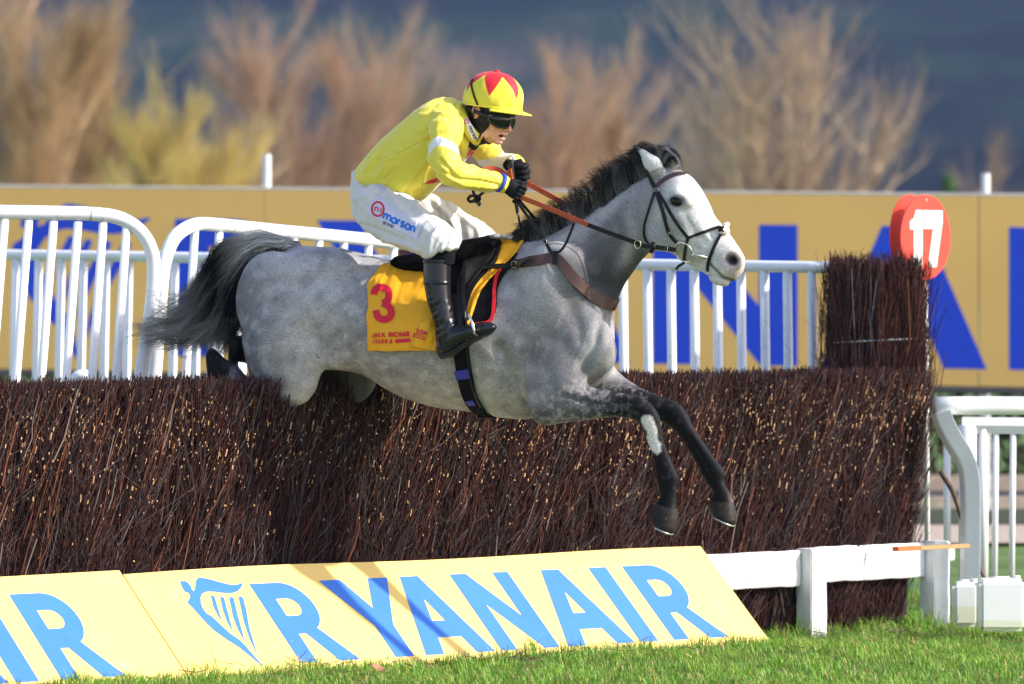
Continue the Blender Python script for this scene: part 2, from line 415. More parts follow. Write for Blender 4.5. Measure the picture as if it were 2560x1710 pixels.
def three():                                     # the number cloth's figure
    o = [(0, .70)] + [(.0, .74)] + arc(.34, .70, .34, .30, 172, 0, 12) + [(.68, .62), (.62, .54), (.56, .51), (.66, .46), (.72, .38)] + arc(.36, .29, .37, .29, 0, -172, 16) + [(.0, .31), (.22, .31)]
    i = arc(.36, .29, .15, .125, 180, 360, 10) + [(.51, .36), (.44, .42), (.30, .425), (.30, .585), (.40, .59), (.46, .64)] + arc(.34, .70, .13, .125, 0, 180, 10) + [(.21, .70)]
    return [o + i]
GL['3'] = three()
HARP = [[(1172,272),(1200,268),(1225,278),(1243,300),(1252,325),(1262,335),(1272,322),(1278,265),(1290,248),(1310,246),(1360,255),(1430,275),(1490,290),(1530,295),(1560,288),(1578,279),(1582,290),(1572,312),(1550,335),(1515,347),(1470,348),(1400,338),(1350,337),(1320,350),(1308,375),(1310,410),(1322,445),(1345,478),(1385,502),(1430,545),(1500,610),(1560,650),(1600,690),(1660,760),(1730,840),(1640,765),(1560,700),(1480,650),(1395,590),(1330,525),(1290,480),(1250,435),(1226,412),(1224,402),(1238,380),(1240,362),(1228,345),(1205,338),(1190,312)],
 [(1376,365),(1385,360),(1400,372),(1420,440),(1448,532),(1420,490),(1390,430)],
 [(1436,374),(1446,369),(1462,380),(1480,450),(1520,600),(1480,530),(1455,460)],
 [(1495,377),(1505,371),(1525,382),(1545,470),(1598,665),(1550,580),(1520,500)],
 [(1556,372),(1566,366),(1586,380),(1605,450),(1625,570),(1680,755),(1630,650),(1590,530)]]
HARP = [[(x * .38330, 1350 + y * .38330) for x, y in p] for p in HARP]
def glyph_mesh(name, loops, f3, nrm, mat_, parent, th=.003):   # loops: [outer, holes...] in 2D; f3 maps 2D -> 3D
    pts = [Vector((x, y, 0)) for lp in loops for x, y in lp]
    tris = tessellate_polygon([[Vector((x, y, 0)) for x, y in lp] for lp in loops])
    nrm = Vector(nrm).normalized()
    A = [f3(p.x, p.y) + nrm * th for p in pts]; B = [f3(p.x, p.y) + nrm * .0005 for p in pts]; n = len(A)
    F = []
    for a, b, c in tris:
        if (A[b] - A[a]).cross(A[c] - A[a]).dot(nrm) < 0: b, c = c, b
        F.append((a, b, c))
    k = 0
    for lp in loops:
        m = len(lp)
        for i in range(m): F.append((k + i, k + (i + 1) % m, n + k + (i + 1) % m, n + k + i))
        k += m
    return mesh(name, A + B, F, mat_, parent)

# ---- low yellow board leaning on the fence foot
BB = on_ground(1920, 1597)                        # right foot corner
s_b = (BB - QF).dot(UF); n_b = (BB - QF).dot(NF)
BH, BO = .44, .48
board_n = (NF * BH + UP * BO).normalized(); board_up = (UP * BH - NF * BO); BL = board_up.length; board_up.normalize()
def bp(s, t, lift=0.): return QF + UF * s + NF * n_b + board_up * (t * BL) + board_n * lift
def b_st(px, py):
    p = on_plane(px, py, BB, board_n) - (QF + NF * n_b); return p.dot(UF), p.dot(board_up) / BL
M_BLUE = mat('sign_blue', (.05, .20, .70), .5, .06, 3, dirt=[((.45, .52, .7), 34., .665), ((.55, .62, .75), 12., .70, (.25, 3., 3.))])
M_BLUE2 = mat('hoarding_blue', (.012, .07, .70), .5, .05, 2)
M_YEL = mat('sign_yellow', (.92, .65, .20), .5, .03, 2.2, dirt=[((.74, .56, .26), 5., .60), ((.36, .25, .13), 60., .735), ((.88, .84, .76), 10., .71, (.25, 3., 3.))])
M_HOARD = mat('hoarding_yellow', (.97, .59, .17), .5, .04, 1.2, dirt=((.78, .60, .32), 3., .72))
def low_board(name, label, sa, sb, tops, letters, harp):
    t = thing(name, label, 'sign', bp((sa + sb) / 2, 0), 'yellow boards along the fence foot')
    mb = MB(); k = 15; rows = []
    for th in (0, -.012):
        for tt in (0., 1.):
            rows.append([bp(sa + (sb - sa) * i / k, -.06 if tt == 0 else tops(i / k), th) for i in range(k + 1)])
    f0, f1, g0, g1 = rows
    mb.loft([f0, f1, g1, g0, f0], cap=False, closed=False)
    mb.add([f0[0], f1[0], g1[0], g0[0], f0[-1], f1[-1], g1[-1], g0[-1]], [(0, 1, 2, 3), (7, 6, 5, 4)])
    mb.build('panel', M_YEL, t, auto=30)
    for ch, s0, wd, tb, tt in letters:
        wu = max(x for x, y in GL[ch][0])
        glyph_mesh('letter', GL[ch], lambda x, y: bp(s0 + x / wu * wd, tb + y * (tt - tb), .0008), board_n, M_BLUE, t, .0008)
    if harp:
        for i, lp in enumerate(HARP):
            lp2 = [b_st(x, y) for x, y in lp]
            glyph_mesh('emblem' if i == 0 else 'emblem_string', [lp2], lambda x, y: bp(x, y, .0008), board_n, M_BLUE, t, .0008)
L2 = [('R', (757, 1664), (905, 1655)), ('Y', None, None), ('A', (1068, 1642), (1240, 1631)), ('N', (1256, 1629), (1401, 1620)), ('A', (1420, 1615), (1586, 1604)), ('I', (1598, 1600), (1643.5, 1600)), ('R', (1682, 1594.7), (1816, 1585))]
t_base = np.mean([b_st(*q[1])[1] for q in L2 if q[1]]); t_top = np.mean([b_st(*p)[1] for p in ((632, 1453.5), (792, 1445), (1005, 1440), (1121, 1441), (1346, 1431), (1468, 1424), (1546.5, 1419))])
LT = []
for ch, a, b in L2:
    if ch == 'Y':
        s0 = b_st(791.5, 1445)[0]; LT.append(('Y', s0, b_st(965, 1441)[0] - s0, t_base, t_top))
    else:
        s0 = b_st(*a)[0]; LT.append((ch, s0, b_st(*b)[0] - s0, t_base, t_top))
s_seam = (b_st(310, 1425)[0] + b_st(465, 1700)[0]) / 2
low_board('advertising_board', 'yellow leaning board with the whole blue RYANAIR and harp, right of the seam', s_seam + .004, s_b, lambda f: 1.0 - .018 * max(0, .25 - f) * 4 + .012 * math.sin(f * 9), LT, True)
rs = b_st(157, 1703)[0]
low_board('advertising_board', 'yellow leaning board at lower left showing only the blue letters IR', s_seam - 2.9, s_seam - .004, lambda f: 1.018 + .008 * math.sin(f * 7),
          [('R', rs, LT[0][2], t_base - .02, t_top + .01), ('I', rs - .25, .125, t_base - .02, t_top + .01), ('A', rs - .74, .45, t_base - .02, t_top + .01)], False)

# ---- birch brush fence
def brush_cols(g, n, dark=1.):
    pal = np.array([(.040, .016, .015), (.070, .027, .023), (.108, .042, .033), (.160, .061, .040), (.060, .038, .038), (.17, .14, .135), (.24, .10, .045)])
    k = g.choice(len(pal), n, p=[.27, .27, .18, .08, .14, .05, .01])
    return pal[k] * g.uniform(.55, 1.3, (n, 1)) * dark
def twigs(g, o, dv, ln, r0, bend=.05, k=3):
    n = len(o); q = np.linspace(0, 1, k)[None, :, None]
    P = o[:, None] + dv[:, None] * ln[:, None, None] * q
    P[:, 1:-1] += g.normal(0, 1, (n, k - 2, 3)) * (ln * bend)[:, None, None]
    return P, r0[:, None] * np.linspace(1, .7, k)[None]
def fence():
    g = np.random.default_rng(5)
    t = thing('brush_fence', 'long dark birch brush fence the grey horse is jumping', 'fence', fp(-2.5, 0, 0))
    s0, s1 = -7.0, .57
    core = MB(); core.box(fp((s0 + s1) / 2 - .12, -.56, .62), UF, NF, UP, (s1 - s0) / 2 - .1, .34, .62)
    core.build('packing', mat('packed_birch', (.012, .006, .005), .95, .5, 30, bump=1, bscale=90), t)
    U, Nn, Z = (np.array(v) for v in (UF, NF, UP)); Q = np.array(QF)
    n = 74000
    s = g.uniform(s0, s1, n); z = g.uniform(-.05, 1.25, n); dep = -.10 - g.uniform(0, 1, n) ** 1.5 * .13
    clump = np.array([noise.noise(Vector((a * 5.0, b * .7, 0))) for a, b in zip(s, z)])
    dep += clump * .055 - .08 * np.clip((z - 1.02) / .26, 0, 1) ** 1.5
    ln = g.uniform(.10, .42, n)
    ln = np.minimum(ln, (TOPZ + g.normal(0, .012, n) - z) / .93); ok = ln > .05; s, z, dep, ln, clump = s[ok], z[ok], dep[ok], ln[ok], clump[ok]; n = len(s)
    lean = .27 + .22 * clump + g.normal(0, .20, n); wild = g.random(n) < .13
    lean[wild] = g.normal(.2, .8, wild.sum())
    dv = U[None] * lean[:, None] + Nn[None] * (g.normal(.03, .07, n) + wild * .12)[:, None] + Z[None]; dv /= np.linalg.norm(dv, axis=1, keepdims=True)
    # the right end of the brush leans with its twigs
    ss = s + .10 * (z - 1.2)
    o = Q[None] + U[None] * ss[:, None] + Nn[None] * dep[:, None] + Z[None] * z[:, None]
    r0 = g.choice([.0015, .0022, .0031, .0050], n, p=[.34, .36, .22, .08]); r0[wild] = .0012
    P, Rd = twigs(g, o, dv, ln, r0)
    V, F = rings_many(P, Rd, 3); c = brush_cols(g, n); c[wild] = np.array([.17, .14, .135]) * g.uniform(.5, 1.3, (wild.sum(), 1))
    tag(mesh('brush', V, F, M_TWIG, t, True, per_vertex(c, 3, 3)), kind='stuff')
    # top of the brush, cut level
    n = 12000; s = g.uniform(s0, s1 + .03, n); dep = -.19 - g.uniform(-.02, .72, n); zt = TOPZ + g.normal(0, .009, n) + .012 * np.sin(s * 3)
    ln = g.uniform(.12, .22, n); o = Q[None] + U[None] * (s - .04)[:, None] + Nn[None] * dep[:, None] + Z[None] * (zt - ln)[:, None]
    dv = U[None] * g.normal(.25, .22, n)[:, None] + Nn[None] * g.normal(0, .15, n)[:, None] + Z[None]; dv /= np.linalg.norm(dv, axis=1, keepdims=True)
    P, Rd = twigs(g, o, dv, ln, g.choice([.002, .003, .0045], n, p=[.4, .4, .2])); V, F = rings_many(P, Rd, 3)
    tag(mesh('brush_top', V, F, M_TWIG, t, True, per_vertex(brush_cols(g, n), 3, 3)), kind='stuff')
    # pale cut ends of the thicker sticks
    n = 2900; s = g.uniform(s0, s1, n); z = TOPZ - .01 - np.abs(g.normal(0, .30, n)) - g.uniform(0, .03, n); z = np.where(z < .35, g.uniform(.6, TOPZ - .02, n), z)
    ln = g.choice([.006, .010, .018, .034], n, p=[.40, .32, .20, .08]); rr = g.uniform(.0016, .0048, n)
    dv = U[None] * g.normal(.22, .14, n)[:, None] + Nn[None] * .12 + Z[None]; dv /= np.linalg.norm(dv, axis=1, keepdims=True)
    o = Q[None] + U[None] * (s + .10 * (z - 1.2))[:, None] + Nn[None] * (g.uniform(-.10, -.07, n) - .08 * np.clip((z - 1.02) / .26, 0, 1) ** 1.5)[:, None] + Z[None] * z[:, None]
    o += Nn[None] * (np.array([noise.noise(Vector((a * 5.0, b * .7, 0))) for a, b in zip(s, z)]) * .055 + .022)[:, None]
    P, Rd = twigs(g, o, dv, ln, rr, .02); V, F = rings_many(P, Rd, 4)
    # close the upper ends so that the cut faces show
    m = len(P); e = (np.arange(m) * 12 + 8)[:, None] + np.arange(4)[None]; F = np.vstack([F, e])
    c = np.array([[.60, .36, .18]]) * g.uniform(.2, 1.05, (n, 1)) * g.uniform(.9, 1.1, (n, 3))
    tag(mesh('cut_end', V, F, M_TWIG, t, False, per_vertex(c, 3, 4)), kind='stuff')
    # a few stout orange-barked sticks that can be picked out
    n = 150; s = g.uniform(-5.6, .5, n); z = g.uniform(.2, 1.0, n); ln = g.uniform(.25, .55, n); ln = np.minimum(ln, (TOPZ - z))
    dv = U[None] * g.normal(.30, .08, n)[:, None] + Nn[None] * .02 + Z[None]; dv /= np.linalg.norm(dv, axis=1, keepdims=True)
    o = Q[None] + U[None] * (s + .10 * (z - 1.2))[:, None] + Nn[None] * g.uniform(-.11, -.08, n)[:, None] + Z[None] * z[:, None]
    P, Rd = twigs(g, o, dv, ln, g.uniform(.003, .005, n), .03, 4); V, F = rings_many(P, Rd, 5)
    c = np.array([[.17, .06, .032]]) * g.uniform(.5, 1.3, (n, 1)); c[g.random(n) < .25] = (.20, .15, .12)
    tag(mesh('stout_stick', V, F, M_TWIG, t, True, per_vertex(c, 4, 5)), kind='stuff')
fence()

def brush_bundle(label, cx, d, halfw, ytop, seed, n=5200, cord=True, deep=.2, ragged=.028):
    g = np.random.default_rng(seed); c = at(cx, HY, d); c.z = 0
    t = thing('brush_bundle', label, 'brush bundle', c, 'upright birch bundles at the fence wings')
    hw = halfw * d / FPX; zt = 1.7 + (HY - ytop) * d / FPX
    MB().tube([c, c + UP * (zt - .12)], [hw * .8, hw * .8], 16, flat=(deep / hw, 1), up=(0, 1, 0)).build('packing', mat('bundle_core', (.02, .011, .010), .95, .4, 40), t)
    a = g.uniform(0, 2 * math.pi, n); rr = np.sqrt(g.uniform(.35, 1, n)); z = g.uniform(.6, zt - .25, n)
    x = np.cos(a) * rr * hw; y = np.sin(a) * rr * deep
    ln = np.minimum(g.uniform(.3, .8, n), zt + g.normal(0, ragged, n) - z)
    fl = 1 + .12 * ((z + ln - 1.3) / .6)
    o = np.stack([c.x + x * (1 + .1 * np.abs(z - 1.45)), c.y + y, z], -1)
    dv = np.stack([np.cos(a) * g.normal(.05, .06, n) + g.normal(.02, .05, n), np.sin(a) * .04 + g.normal(0, .05, n), np.ones(n)], -1); dv /= np.linalg.norm(dv, axis=1, keepdims=True)
    w_ = g.random(n) < .05; ln[w_] *= .5; dv[w_] += g.normal(0, .4, (w_.sum(), 3)); r0 = g.choice([.0014, .0022, .0034], n, p=[.4, .4, .2]); r0[w_] = .0011
    P, Rd = twigs(g, o, dv, ln, r0); V, F = rings_many(P, Rd, 3)
    tag(mesh('twigs', V, F, M_TWIG, t, True, per_vertex(brush_cols(g, n, 1.35), 3, 3)), kind='stuff')
    if cord:
        zz = 1.7 + (HY - 852) * d / FPX
        MB().tube([(c.x + math.cos(q) * hw * 1.04, c.y + math.sin(q) * deep * 1.05, zz + .02 * math.cos(q + .3) * .6) for q in np.linspace(0, 2 * math.pi, 33)], .005, 6).build('cord', mat('white_cord', (.72, .72, .74), .7), t, True)
    return t
brush_bundle('tied birch bundle standing in front of the red 17 disc', 2185, 27.75, 104, 652, 21, 6500)
brush_bundle('birch bundle tip showing between the saddle and the rider\'s thigh', 1050, 29.5, 62, 612, 22, 900, False, .14, .03)

# ---- number sign on its pole
def number_sign():
    c = at(2313, 593, 27.95); base = at(2320, HY, 28.0); base.z = 0
    t = thing('number_sign', 'red oval sign with white 17 on a white pole', 'sign', base)
    mr = mat('sign_red', (.82, .055, .03), .45, .06, 6, dirt=((.8, .3, .25), 14., .72)); mw = mat('sign_white', (.82, .82, .80), .5, .04, 5)
    MB().tube([base, at(2312, 640, 28.0)], .015, 10).build('pole', mat('pole_white', (.78, .78, .77), .5, .08, 20, dirt=((.4, .36, .3), 30., .62)), t, True)
    n = Vector((math.sin(R(50)), -math.cos(R(50)), 0)); u = Vector((n.y * -1, n.x, 0)); u = Vector((math.cos(R(50)), math.sin(R(50)), 0)); rr = .229
    def disc(name, c, u, n, m):
        mb = MB(); ring = [c + u * math.cos(q) * rr + UP * math.sin(q) * rr for q in [2 * math.pi * i / 48 for i in range(48)]]
        mb.loft([[p - n * .004 for p in ring], [p + n * .004 for p in ring]]); return mb.build(name, m, t, auto=40)
    disc('front_disc', c, u, n, mr)
    a2 = R(58); n2 = Vector((math.sin(a2), -math.cos(a2), 0)); u2 = Vector((math.cos(a2), math.sin(a2), 0))
    disc('back_disc', c + Vector((-.075, .10, .004)), u2, n2, mr)
    for ch, x0, wd in (('1', -.148, .115), ('7', -.022, .175)):
        wu = max(x for x, y in GL[ch][0])
        glyph_mesh('digit', GL[ch], lambda x, y: c + n * .0045 + u * (x0 + x / wu * wd) + UP * (-.16 + y * .305), n, mw, t, .002)
    MB().tube([c + UP * .2 + n * .003, c + UP * .2 + n * .009], .008, 10).build('bolt', mat('bolt_steel', (.5, .5, .5), .4, metal=.8), t)
number_sign()

# ---- advertising hoarding behind
def hoarding():
    A0, A1 = at(-260, 466, 43.22), at(3345, 497, 40.20); B0 = A0 - UP * 1.5; B1 = A1 - UP * 1.5
    u = (A1 - A0); Lh = u.length; u.normalize(); n = Vector((u.y, -u.x, 0)).normalized(); upv = Vector((0, 0, 1))
    t = thing('advertising_hoarding', 'tall ochre hoarding with big blue RYANAIR lettering behind the rails', 'hoarding', (B0 + B1) / 2)
    def pt(px, py): return on_plane(px, py, A0, n)
    seams = [-235, 660, 1548, 2447, 3340]
    for a, b in zip(seams[:-1], seams[1:]):
        p, q = pt(a, 480) + u * .006, pt(b, 480) - u * .006
        s0, s1 = (p - A0).dot(u), (q - A0).dot(u); P0 = A0 + u * s0; P1 = A0 + u * s1
        mb = MB(); mb.loft([[P0 - UP * 1.5, P1 - UP * 1.5, P1, P0], [P0 - UP * 1.5 - n * .02, P1 - UP * 1.5 - n * .02, P1 - n * .02, P0 - n * .02]])
        mb.build('panel', M_HOARD, t)
    mb = MB(); mb.tube([A0 + UP * .006 - n * .01, A1 + UP * .006 - n * .01], .014, 6); mb.build('top_rail', mat('hoarding_rail', (.55, .52, .46), .5), t)
    mb = MB(); mb.tube([B0 - UP * .03 - n * .02, B1 - UP * .03 - n * .02], .03, 4); mb.build('bottom_rail', mat('hoarding_frame', (.10, .10, .11), .6), t)
    mw = mat('post_white', (.74, .75, .76), .5, .06, 9)
    for px, top in ((660, 386), (2460, 434), (-230, 400), (1548, 500)):
        p = pt(px, 480) - n * .075
        z1 = 1.7 + (HY - top) * (p.y - CAM.y) / FPX
        mb = MB(); mb.tube([(p.x, p.y, -.05), (p.x, p.y, z1)], .034, 12); mb.build('post', mw, t, auto=50)
    th = upv
    for ch, x0, x1 in (('R', 435, 752), ('Y', 790, 1140), ('A', 1185, 1572), ('N', 1630, 1991), ('A', 2050, 2464), ('I', 2520, 2612), ('R', 2670, 2990)):
        wu = max(x for x, y in GL[ch][0]); s0 = (pt(x0, 700) - A0).dot(u); s1 = (pt(x1, 700) - A0).dot(u)
        za, zb = -1.5 + .135, -.245
        glyph_mesh('letter', GL[ch], lambda x, y: A0 + u * (s0 + (s1 - s0) * x / wu) + UP * (za + (zb - za) * y), n, M_BLUE2, t, .003)
    st = [[b_st(*p) for p in lp] for lp in HARP]; al = np.array([q for lp in st for q in lp]); lo, hi = al.min(0), al.max(0)
    sa = (pt(28, 700) - A0).dot(u); sb = (pt(372, 700) - A0).dot(u)
    za, zb = -1.5 + .02, -.13
    for i, lp in enumerate(st):
        glyph_mesh('emblem' if i == 0 else 'emblem_string', [lp], lambda x, y: A0 + u * (sa + (sb - sa) * (x - lo[0]) / (hi[0] - lo[0])) + UP * (za + (zb - za) * (y - lo[1]) / (hi[1] - lo[1])), n, M_BLUE2, t, .003)
hoarding()

# ---- white tubular wing rails behind the fence
M_PVC = mat('white_pvc', (.78, .795, .81), .36, .04, 4, spec=.45, bump=.05, bscale=30, dirt=[((.52, .52, .47), 14., .62), ((.30, .33, .24), 45., .70)])
M_JOINT = mat('grimy_joint', (.42, .42, .42), .6, .2, 40)
def wing_panel(label, top, balusters, d_of, r=.034, rb=.021, joints=()):
    base = Vector(at(*top[0], d_of(top[0][0]))); base.z = 0
    t = thing('wing_rail', label, 'rail', base, 'white tubular rails of the fence wings')
    pts = spline([tuple(at(x, y, d_of(x))) for x, y in top], len(top) * 6)
    mb = MB(); mb.tube(pts, r, 14); mb.build('top_rail', M_PVC, t, True)
    for (xa, ya, xb, yb) in balusters:
        p, q = at(xa, ya, d_of(xa)), at(xb, yb, d_of(xa)); q = p + (q - p) * ((p.z - .1) / (p.z - q.z))
        mb = MB(); mb.tube([p, q], rb, 10); mb.build('baluster', M_PVC, t, True)
    for jx in joints:
        i = int(np.argmin([abs(unproj(Vector(p))[0] - jx) for p in pts])); i = min(max(1, i), len(pts) - 2); d_ = Vector(pts[i + 1]) - Vector(pts[i - 1]); d_.normalize()
        mb = MB(); mb.tube([Vector(pts[i]) - d_ * .004, Vector(pts[i]) + d_ * .004], r * 1.035, 14); mb.build('joint', M_JOINT, t, auto=40)
    return t
# nearest left panel, leaning balusters
dA = lambda x: 24.9 + .0006 * x
wing_panel('white rail panel at the left edge with leaning balusters and a rounded right corner', [(-260, 526), (-60, 529), (120, 532), (230, 535), (300, 546), (352, 580), (380, 632), (384, 700), (374, 800), (358, 900), (343, 1000), (327, 1100)],
           [(xt, 548 + .03 * xt, xt - 37 + .02 * xt, 1000) for xt in (-112, -50, 12, 72, 134, 195, 258, 317)], dA, r=.0345, joints=(222,))
dB = lambda x: 25.3 + .0042 * (x - 400)
wing_panel('white rail panel with a rounded left corner running behind the horse\'s tail', [(377, 1100), (382, 1000), (390, 900), (398, 800), (405, 700), (415, 642), (440, 590), (485, 563), (540, 562), (700, 578), (850, 592), (1000, 608), (1100, 616)],
           [(xt, 575 + .09 * (xt - 480), xt - 26, 1000) for xt in (487, 548, 610, 672, 735, 798, 860, 922, 985)], dB, r=.0345, joints=(575,))
dC = lambda x: 31.0 - .00145 * x
wing_panel('long low white rail behind, seen left of the tail and under the horse\'s head', [(-200, 634), (300, 641), (900, 651), (1500, 660), (2108, 669)],
           [(x, 645 + .0155 * x, x + (-7 if x < 900 else 4), 1000) for x in [-20, 40, 97, 153, 208, 265, 322, 380, 437, 494, 552, 610, 1440, 1500, 1557, 1618, 1677, 1735, 1793, 1852, 1911, 1968, 2029]], dC, r=.032, rb=.0255, joints=(120, 1800))
def rail_foot(px, py, d):
    mb = MB(); c = at(px, py, d); mb.ell(c, (.065, 0, 0), (0, .08, 0), (0, 0, .045))
    mb.tube([(c.x, c.y, 0), c], .03, 8)
    tag(mb.build('weight_block', M_PVC, smooth=True), 'round white stub behind the brush at the foot of the left rail', 'rail foot')
rail_foot(208, 945, 26.5)

# ---- white timber guard rail at the fence foot
M_PAINT = mat('chalky_white_paint', (.80, .80, .79), .75, .05, 9, bump=.5, bscale=55, dirt=((.52, .50, .48), 24., .66))
def rough_box(name, c, ax, ay, az, hx, hy, hz, parent, m, cut=.05, amp=.003, sd=0):
    bm = bmesh.new(); bmesh.ops.create_cube(bm, size=2)
    for v in bm.verts: v.co = Vector((v.co.x * hx, v.co.y * hy, v.co.z * hz))
    for axis, h in ((0, hx), (1, hy), (2, hz)):
        k = int(2 * h / cut)
        for i in range(1, k):
            p = -h + 2 * h * i / k; co = Vector((0, 0, 0)); co[axis] = p; no = Vector((0, 0, 0)); no[axis] = 1
            bmesh.ops.bisect_plane(bm, geom=bm.verts[:] + bm.edges[:] + bm.faces[:], plane_co=co, plane_no=no)
    bmesh.ops.bevel(bm, geom=[e for e in bm.edges if len(e.link_faces) == 2 and e.calc_face_angle(0) > 1], offset=.006, segments=2, affect='EDGES')
    for v in bm.verts:
        q = v.co * 11 + Vector((sd, sd * 2, 0))
        v.co += Vector((noise.noise(q), noise.noise(q + Vector((9, 0, 0))), noise.noise(q + Vector((0, 9, 0))))) * amp
        v.co = Vector(c) + ax * v.co.x + ay * v.co.y + az * v.co.z
    me = bpy.data.meshes.new(name); bm.to_mesh(me); bm.free(); me.materials.append(m)
    o = link(name, me, parent); smooth_by_angle(o, 40); return o
def guard_rail():
    nA = -.02; P0 = QF + NF * (nA + .058)
    pl = lambda px, py: on_plane(px, py, P0, NF)
    sA, sB = (pl(2049, 1500) - QF).dot(UF), (pl(2357, 1500) - QF).dot(UF)
    t = thing('guard_rail', 'chalky white timber rail on square posts at the right foot of the fence', 'rail', fp((sA + sB) / 2, nA, 0))
    hw = .058
    z1 = pl(2050, 1372).z; z2 = pl(2360, 1353).z
    for s, zt, i in ((sA, z1, 0), (sB, z2, 1)):
        rough_box('post', fp(s, nA, zt / 2 - .06), UF, NF, UP, hw, hw, zt / 2 + .06, t, M_PAINT, .05, .004, i * 3.3)
    zt, zb = pl(2180, 1365).z, pl(2180, 1452).z
    for a, b, dz in ((sA + hw, sB - hw, 0), (sA - .95, sA - hw, -.012)):
        rough_box('board', fp((a + b) / 2, nA - .035, (zt + zb) / 2 + dz), UF, NF, UP, (b - a) / 2 - .001, .022, (zt - zb) / 2, t, M_PAINT, .05, .005, a)
    rough_box('board_end', fp(sB + hw + .05, nA - .02, zt - .06), UF, NF, UP, .045, .025, .04, t, M_PAINT, .04, .002, 7)
    return sB, nA, z2
sB, nA, z2 = guard_rail()
def slat():
    a, b = at(2238, 1346, 26.2), at(2418, 1346, 26.55); z = z2 + .013; a.z = b.z = z
    u = (b - a); ln = u.length; u.normalize(); v = Vector((-u.y, u.x, 0))
    t = thing('wooden_slat', 'thin wooden slat with an orange end lying across the guard rail post', 'slat', a)
    mb = MB(); mb.box(a + u * ln * .15, u, v, UP, ln * .15, .022, .011); mb.bevelled('painted_end', mat('orange_paint', (.85, .16, .04), .6, .1, 12), t, .002)
    mb = MB(); mb.box(a + u * ln * .651, u, v, UP, ln * .349, .022, .0105); mb.bevelled('bare_wood', mat('weathered_wood', (.42, .27, .12), .8, .3, 25, stretch=(1, 6, 6)), t, .002)
slat()

# ---- running rail and jugs on the right
def running_rail():
    d = 27.3; t = thing('running_rail', 'thick white running rail on a bent post at the right edge', 'rail', on_ground(2440, 1562))
    p = [at(x, y, d + .0006 * (x - 2350)) for x, y in ((2338, 1014), (2400, 1014), (2500, 1014), (3300, 1018))]
    mb = MB(); mb.tube(p, .048, 18); mb.build('rail', M_PVC, t, True)
    pts = spline([tuple(at(x, y, d - .03)) for x, y in ((2352, 1030), (2362, 1060), (2385, 1105), (2412, 1150), (2424, 1200), (2426, 1300), (2425, 1450), (2424, 1575))], 40)
    mb = MB(); mb.tube(pts, .062, 4, flat=(.62, 1.2), up=(.74, .67, 0)); mb.bevelled('bent_post', M_PVC, t, .006, 2, 35)
running_rail()
def back_rail():
    d = 28.6; t = thing('spaced_rail', 'pale rail with thin uprights behind the thick running rail', 'rail', at(2500, 1300, d) * 1.0)
    t.location.z = 0
    mb = MB(); a, b = at(2405, 1063, d), at(3300, 1072, d); mb.tube([a, b], .045, 4, flat=(1, .35)); mb.build('rail', M_PVC, t)
    for x, r in ((2420, .052), (2458, .03), (2490, .017), (2533, .017), (2578, .017), (2368, .02)):
        p = at(x, 1063, d + .02); mb = MB(); mb.tube([p, (p.x + (-.01 if r < .02 else .0), p.y, 0)], r, 10); mb.build('upright', M_PVC, t, True)
back_rail()
def jug(label, x0, x1, ytop, d, liquid):
    c = at((x0 + x1) / 2, HY, d); c.z = 0; hw = (x1 - x0) / 2 * d / FPX; zt = 1.7 + (HY - ytop) * d / FPX
    t = thing('plastic_jug', label, 'jug', c, 'plastic jugs at the rail foot')
    m, N, L, b = new_mat('translucent_plastic')
    b.inputs['Base Color'].default_value = (.80, .84, .80, 1); b.inputs['Roughness'].default_value = .38
    b.inputs['Subsurface Weight'].default_value = .35; b.inputs['Subsurface Radius'].default_value = (.03, .03, .02)
    gz = N.new('ShaderNodeTexCoord'); sp = N.new('ShaderNodeSeparateXYZ'); L.new(gz.outputs['Object'], sp.inputs[0])
    rp = N.new('ShaderNodeValToRGB'); rp.color_ramp.elements[0].position = liquid; rp.color_ramp.elements[1].position = liquid + .012
    rp.color_ramp.elements[0].color = (.76, .78, .60, 1); rp.color_ramp.elements[1].color = (.86, .87, .86, 1)
    L.new(sp.outputs['Z'], rp.inputs[0]); L.new(rp.outputs[0], b.inputs['Base Color'])
    bm = bmesh.new(); bmesh.ops.create_cube(bm, size=2)
    for v in bm.verts: v.co = Vector((v.co.x * hw, v.co.y * hw * .85, (v.co.z + 1) / 2 * (zt - .03)))
    bmesh.ops.bevel(bm, geom=bm.edges[:], offset=.022, segments=4, affect='EDGES')
    for v in bm.verts: v.co += c
    me = bpy.data.meshes.new('bottle'); bm.to_mesh(me); bm.free(); me.materials.append(m); smooth_by_angle(link('bottle', me, t), 50)
    mb = MB(); mb.tube([(c.x - hw * .5, c.y, zt - .028), (c.x + hw * .35, c.y, zt - .028)], .010, 8); mb.build('handle', m, t, True)
    mb = MB(); mb.tube([(c.x + hw * .66, c.y, zt - .035), (c.x + hw * .66, c.y, zt - .014)], .018, 14); mb.build('cap', mat('jug_cap', (.75, .76, .74), .5), t, auto=40)
jug('smaller plastic jug half full of yellowish liquid beside the guard rail post', 2380, 2446, 1440, 26.75, .10)
jug('larger pale plastic jug at the right edge behind the bent post', 2444, 2562, 1432, 26.45, .05)
def stick():
    a, b = at(2352, 1180, 28.0), at(2470, 1460, 27.6)
    pts = spline([tuple(a), tuple(at(2385, 1235, 27.9)), tuple(at(2415, 1330, 27.8)), tuple(at(2440, 1400, 27.7)), tuple(b), tuple(at(2490, 1500, 27.5))], 20)
    mb = MB(); mb.tube(pts, [.016 - .0004 * i for i in range(20)], 8)
    tag(mb.build('dead_branch', mat('branch_bark', (.13, .095, .07), .9, .4, 20, bump=.6, bscale=60), smooth=True), 'dark bent stick leaning behind the white running rail', 'branch')
stick()

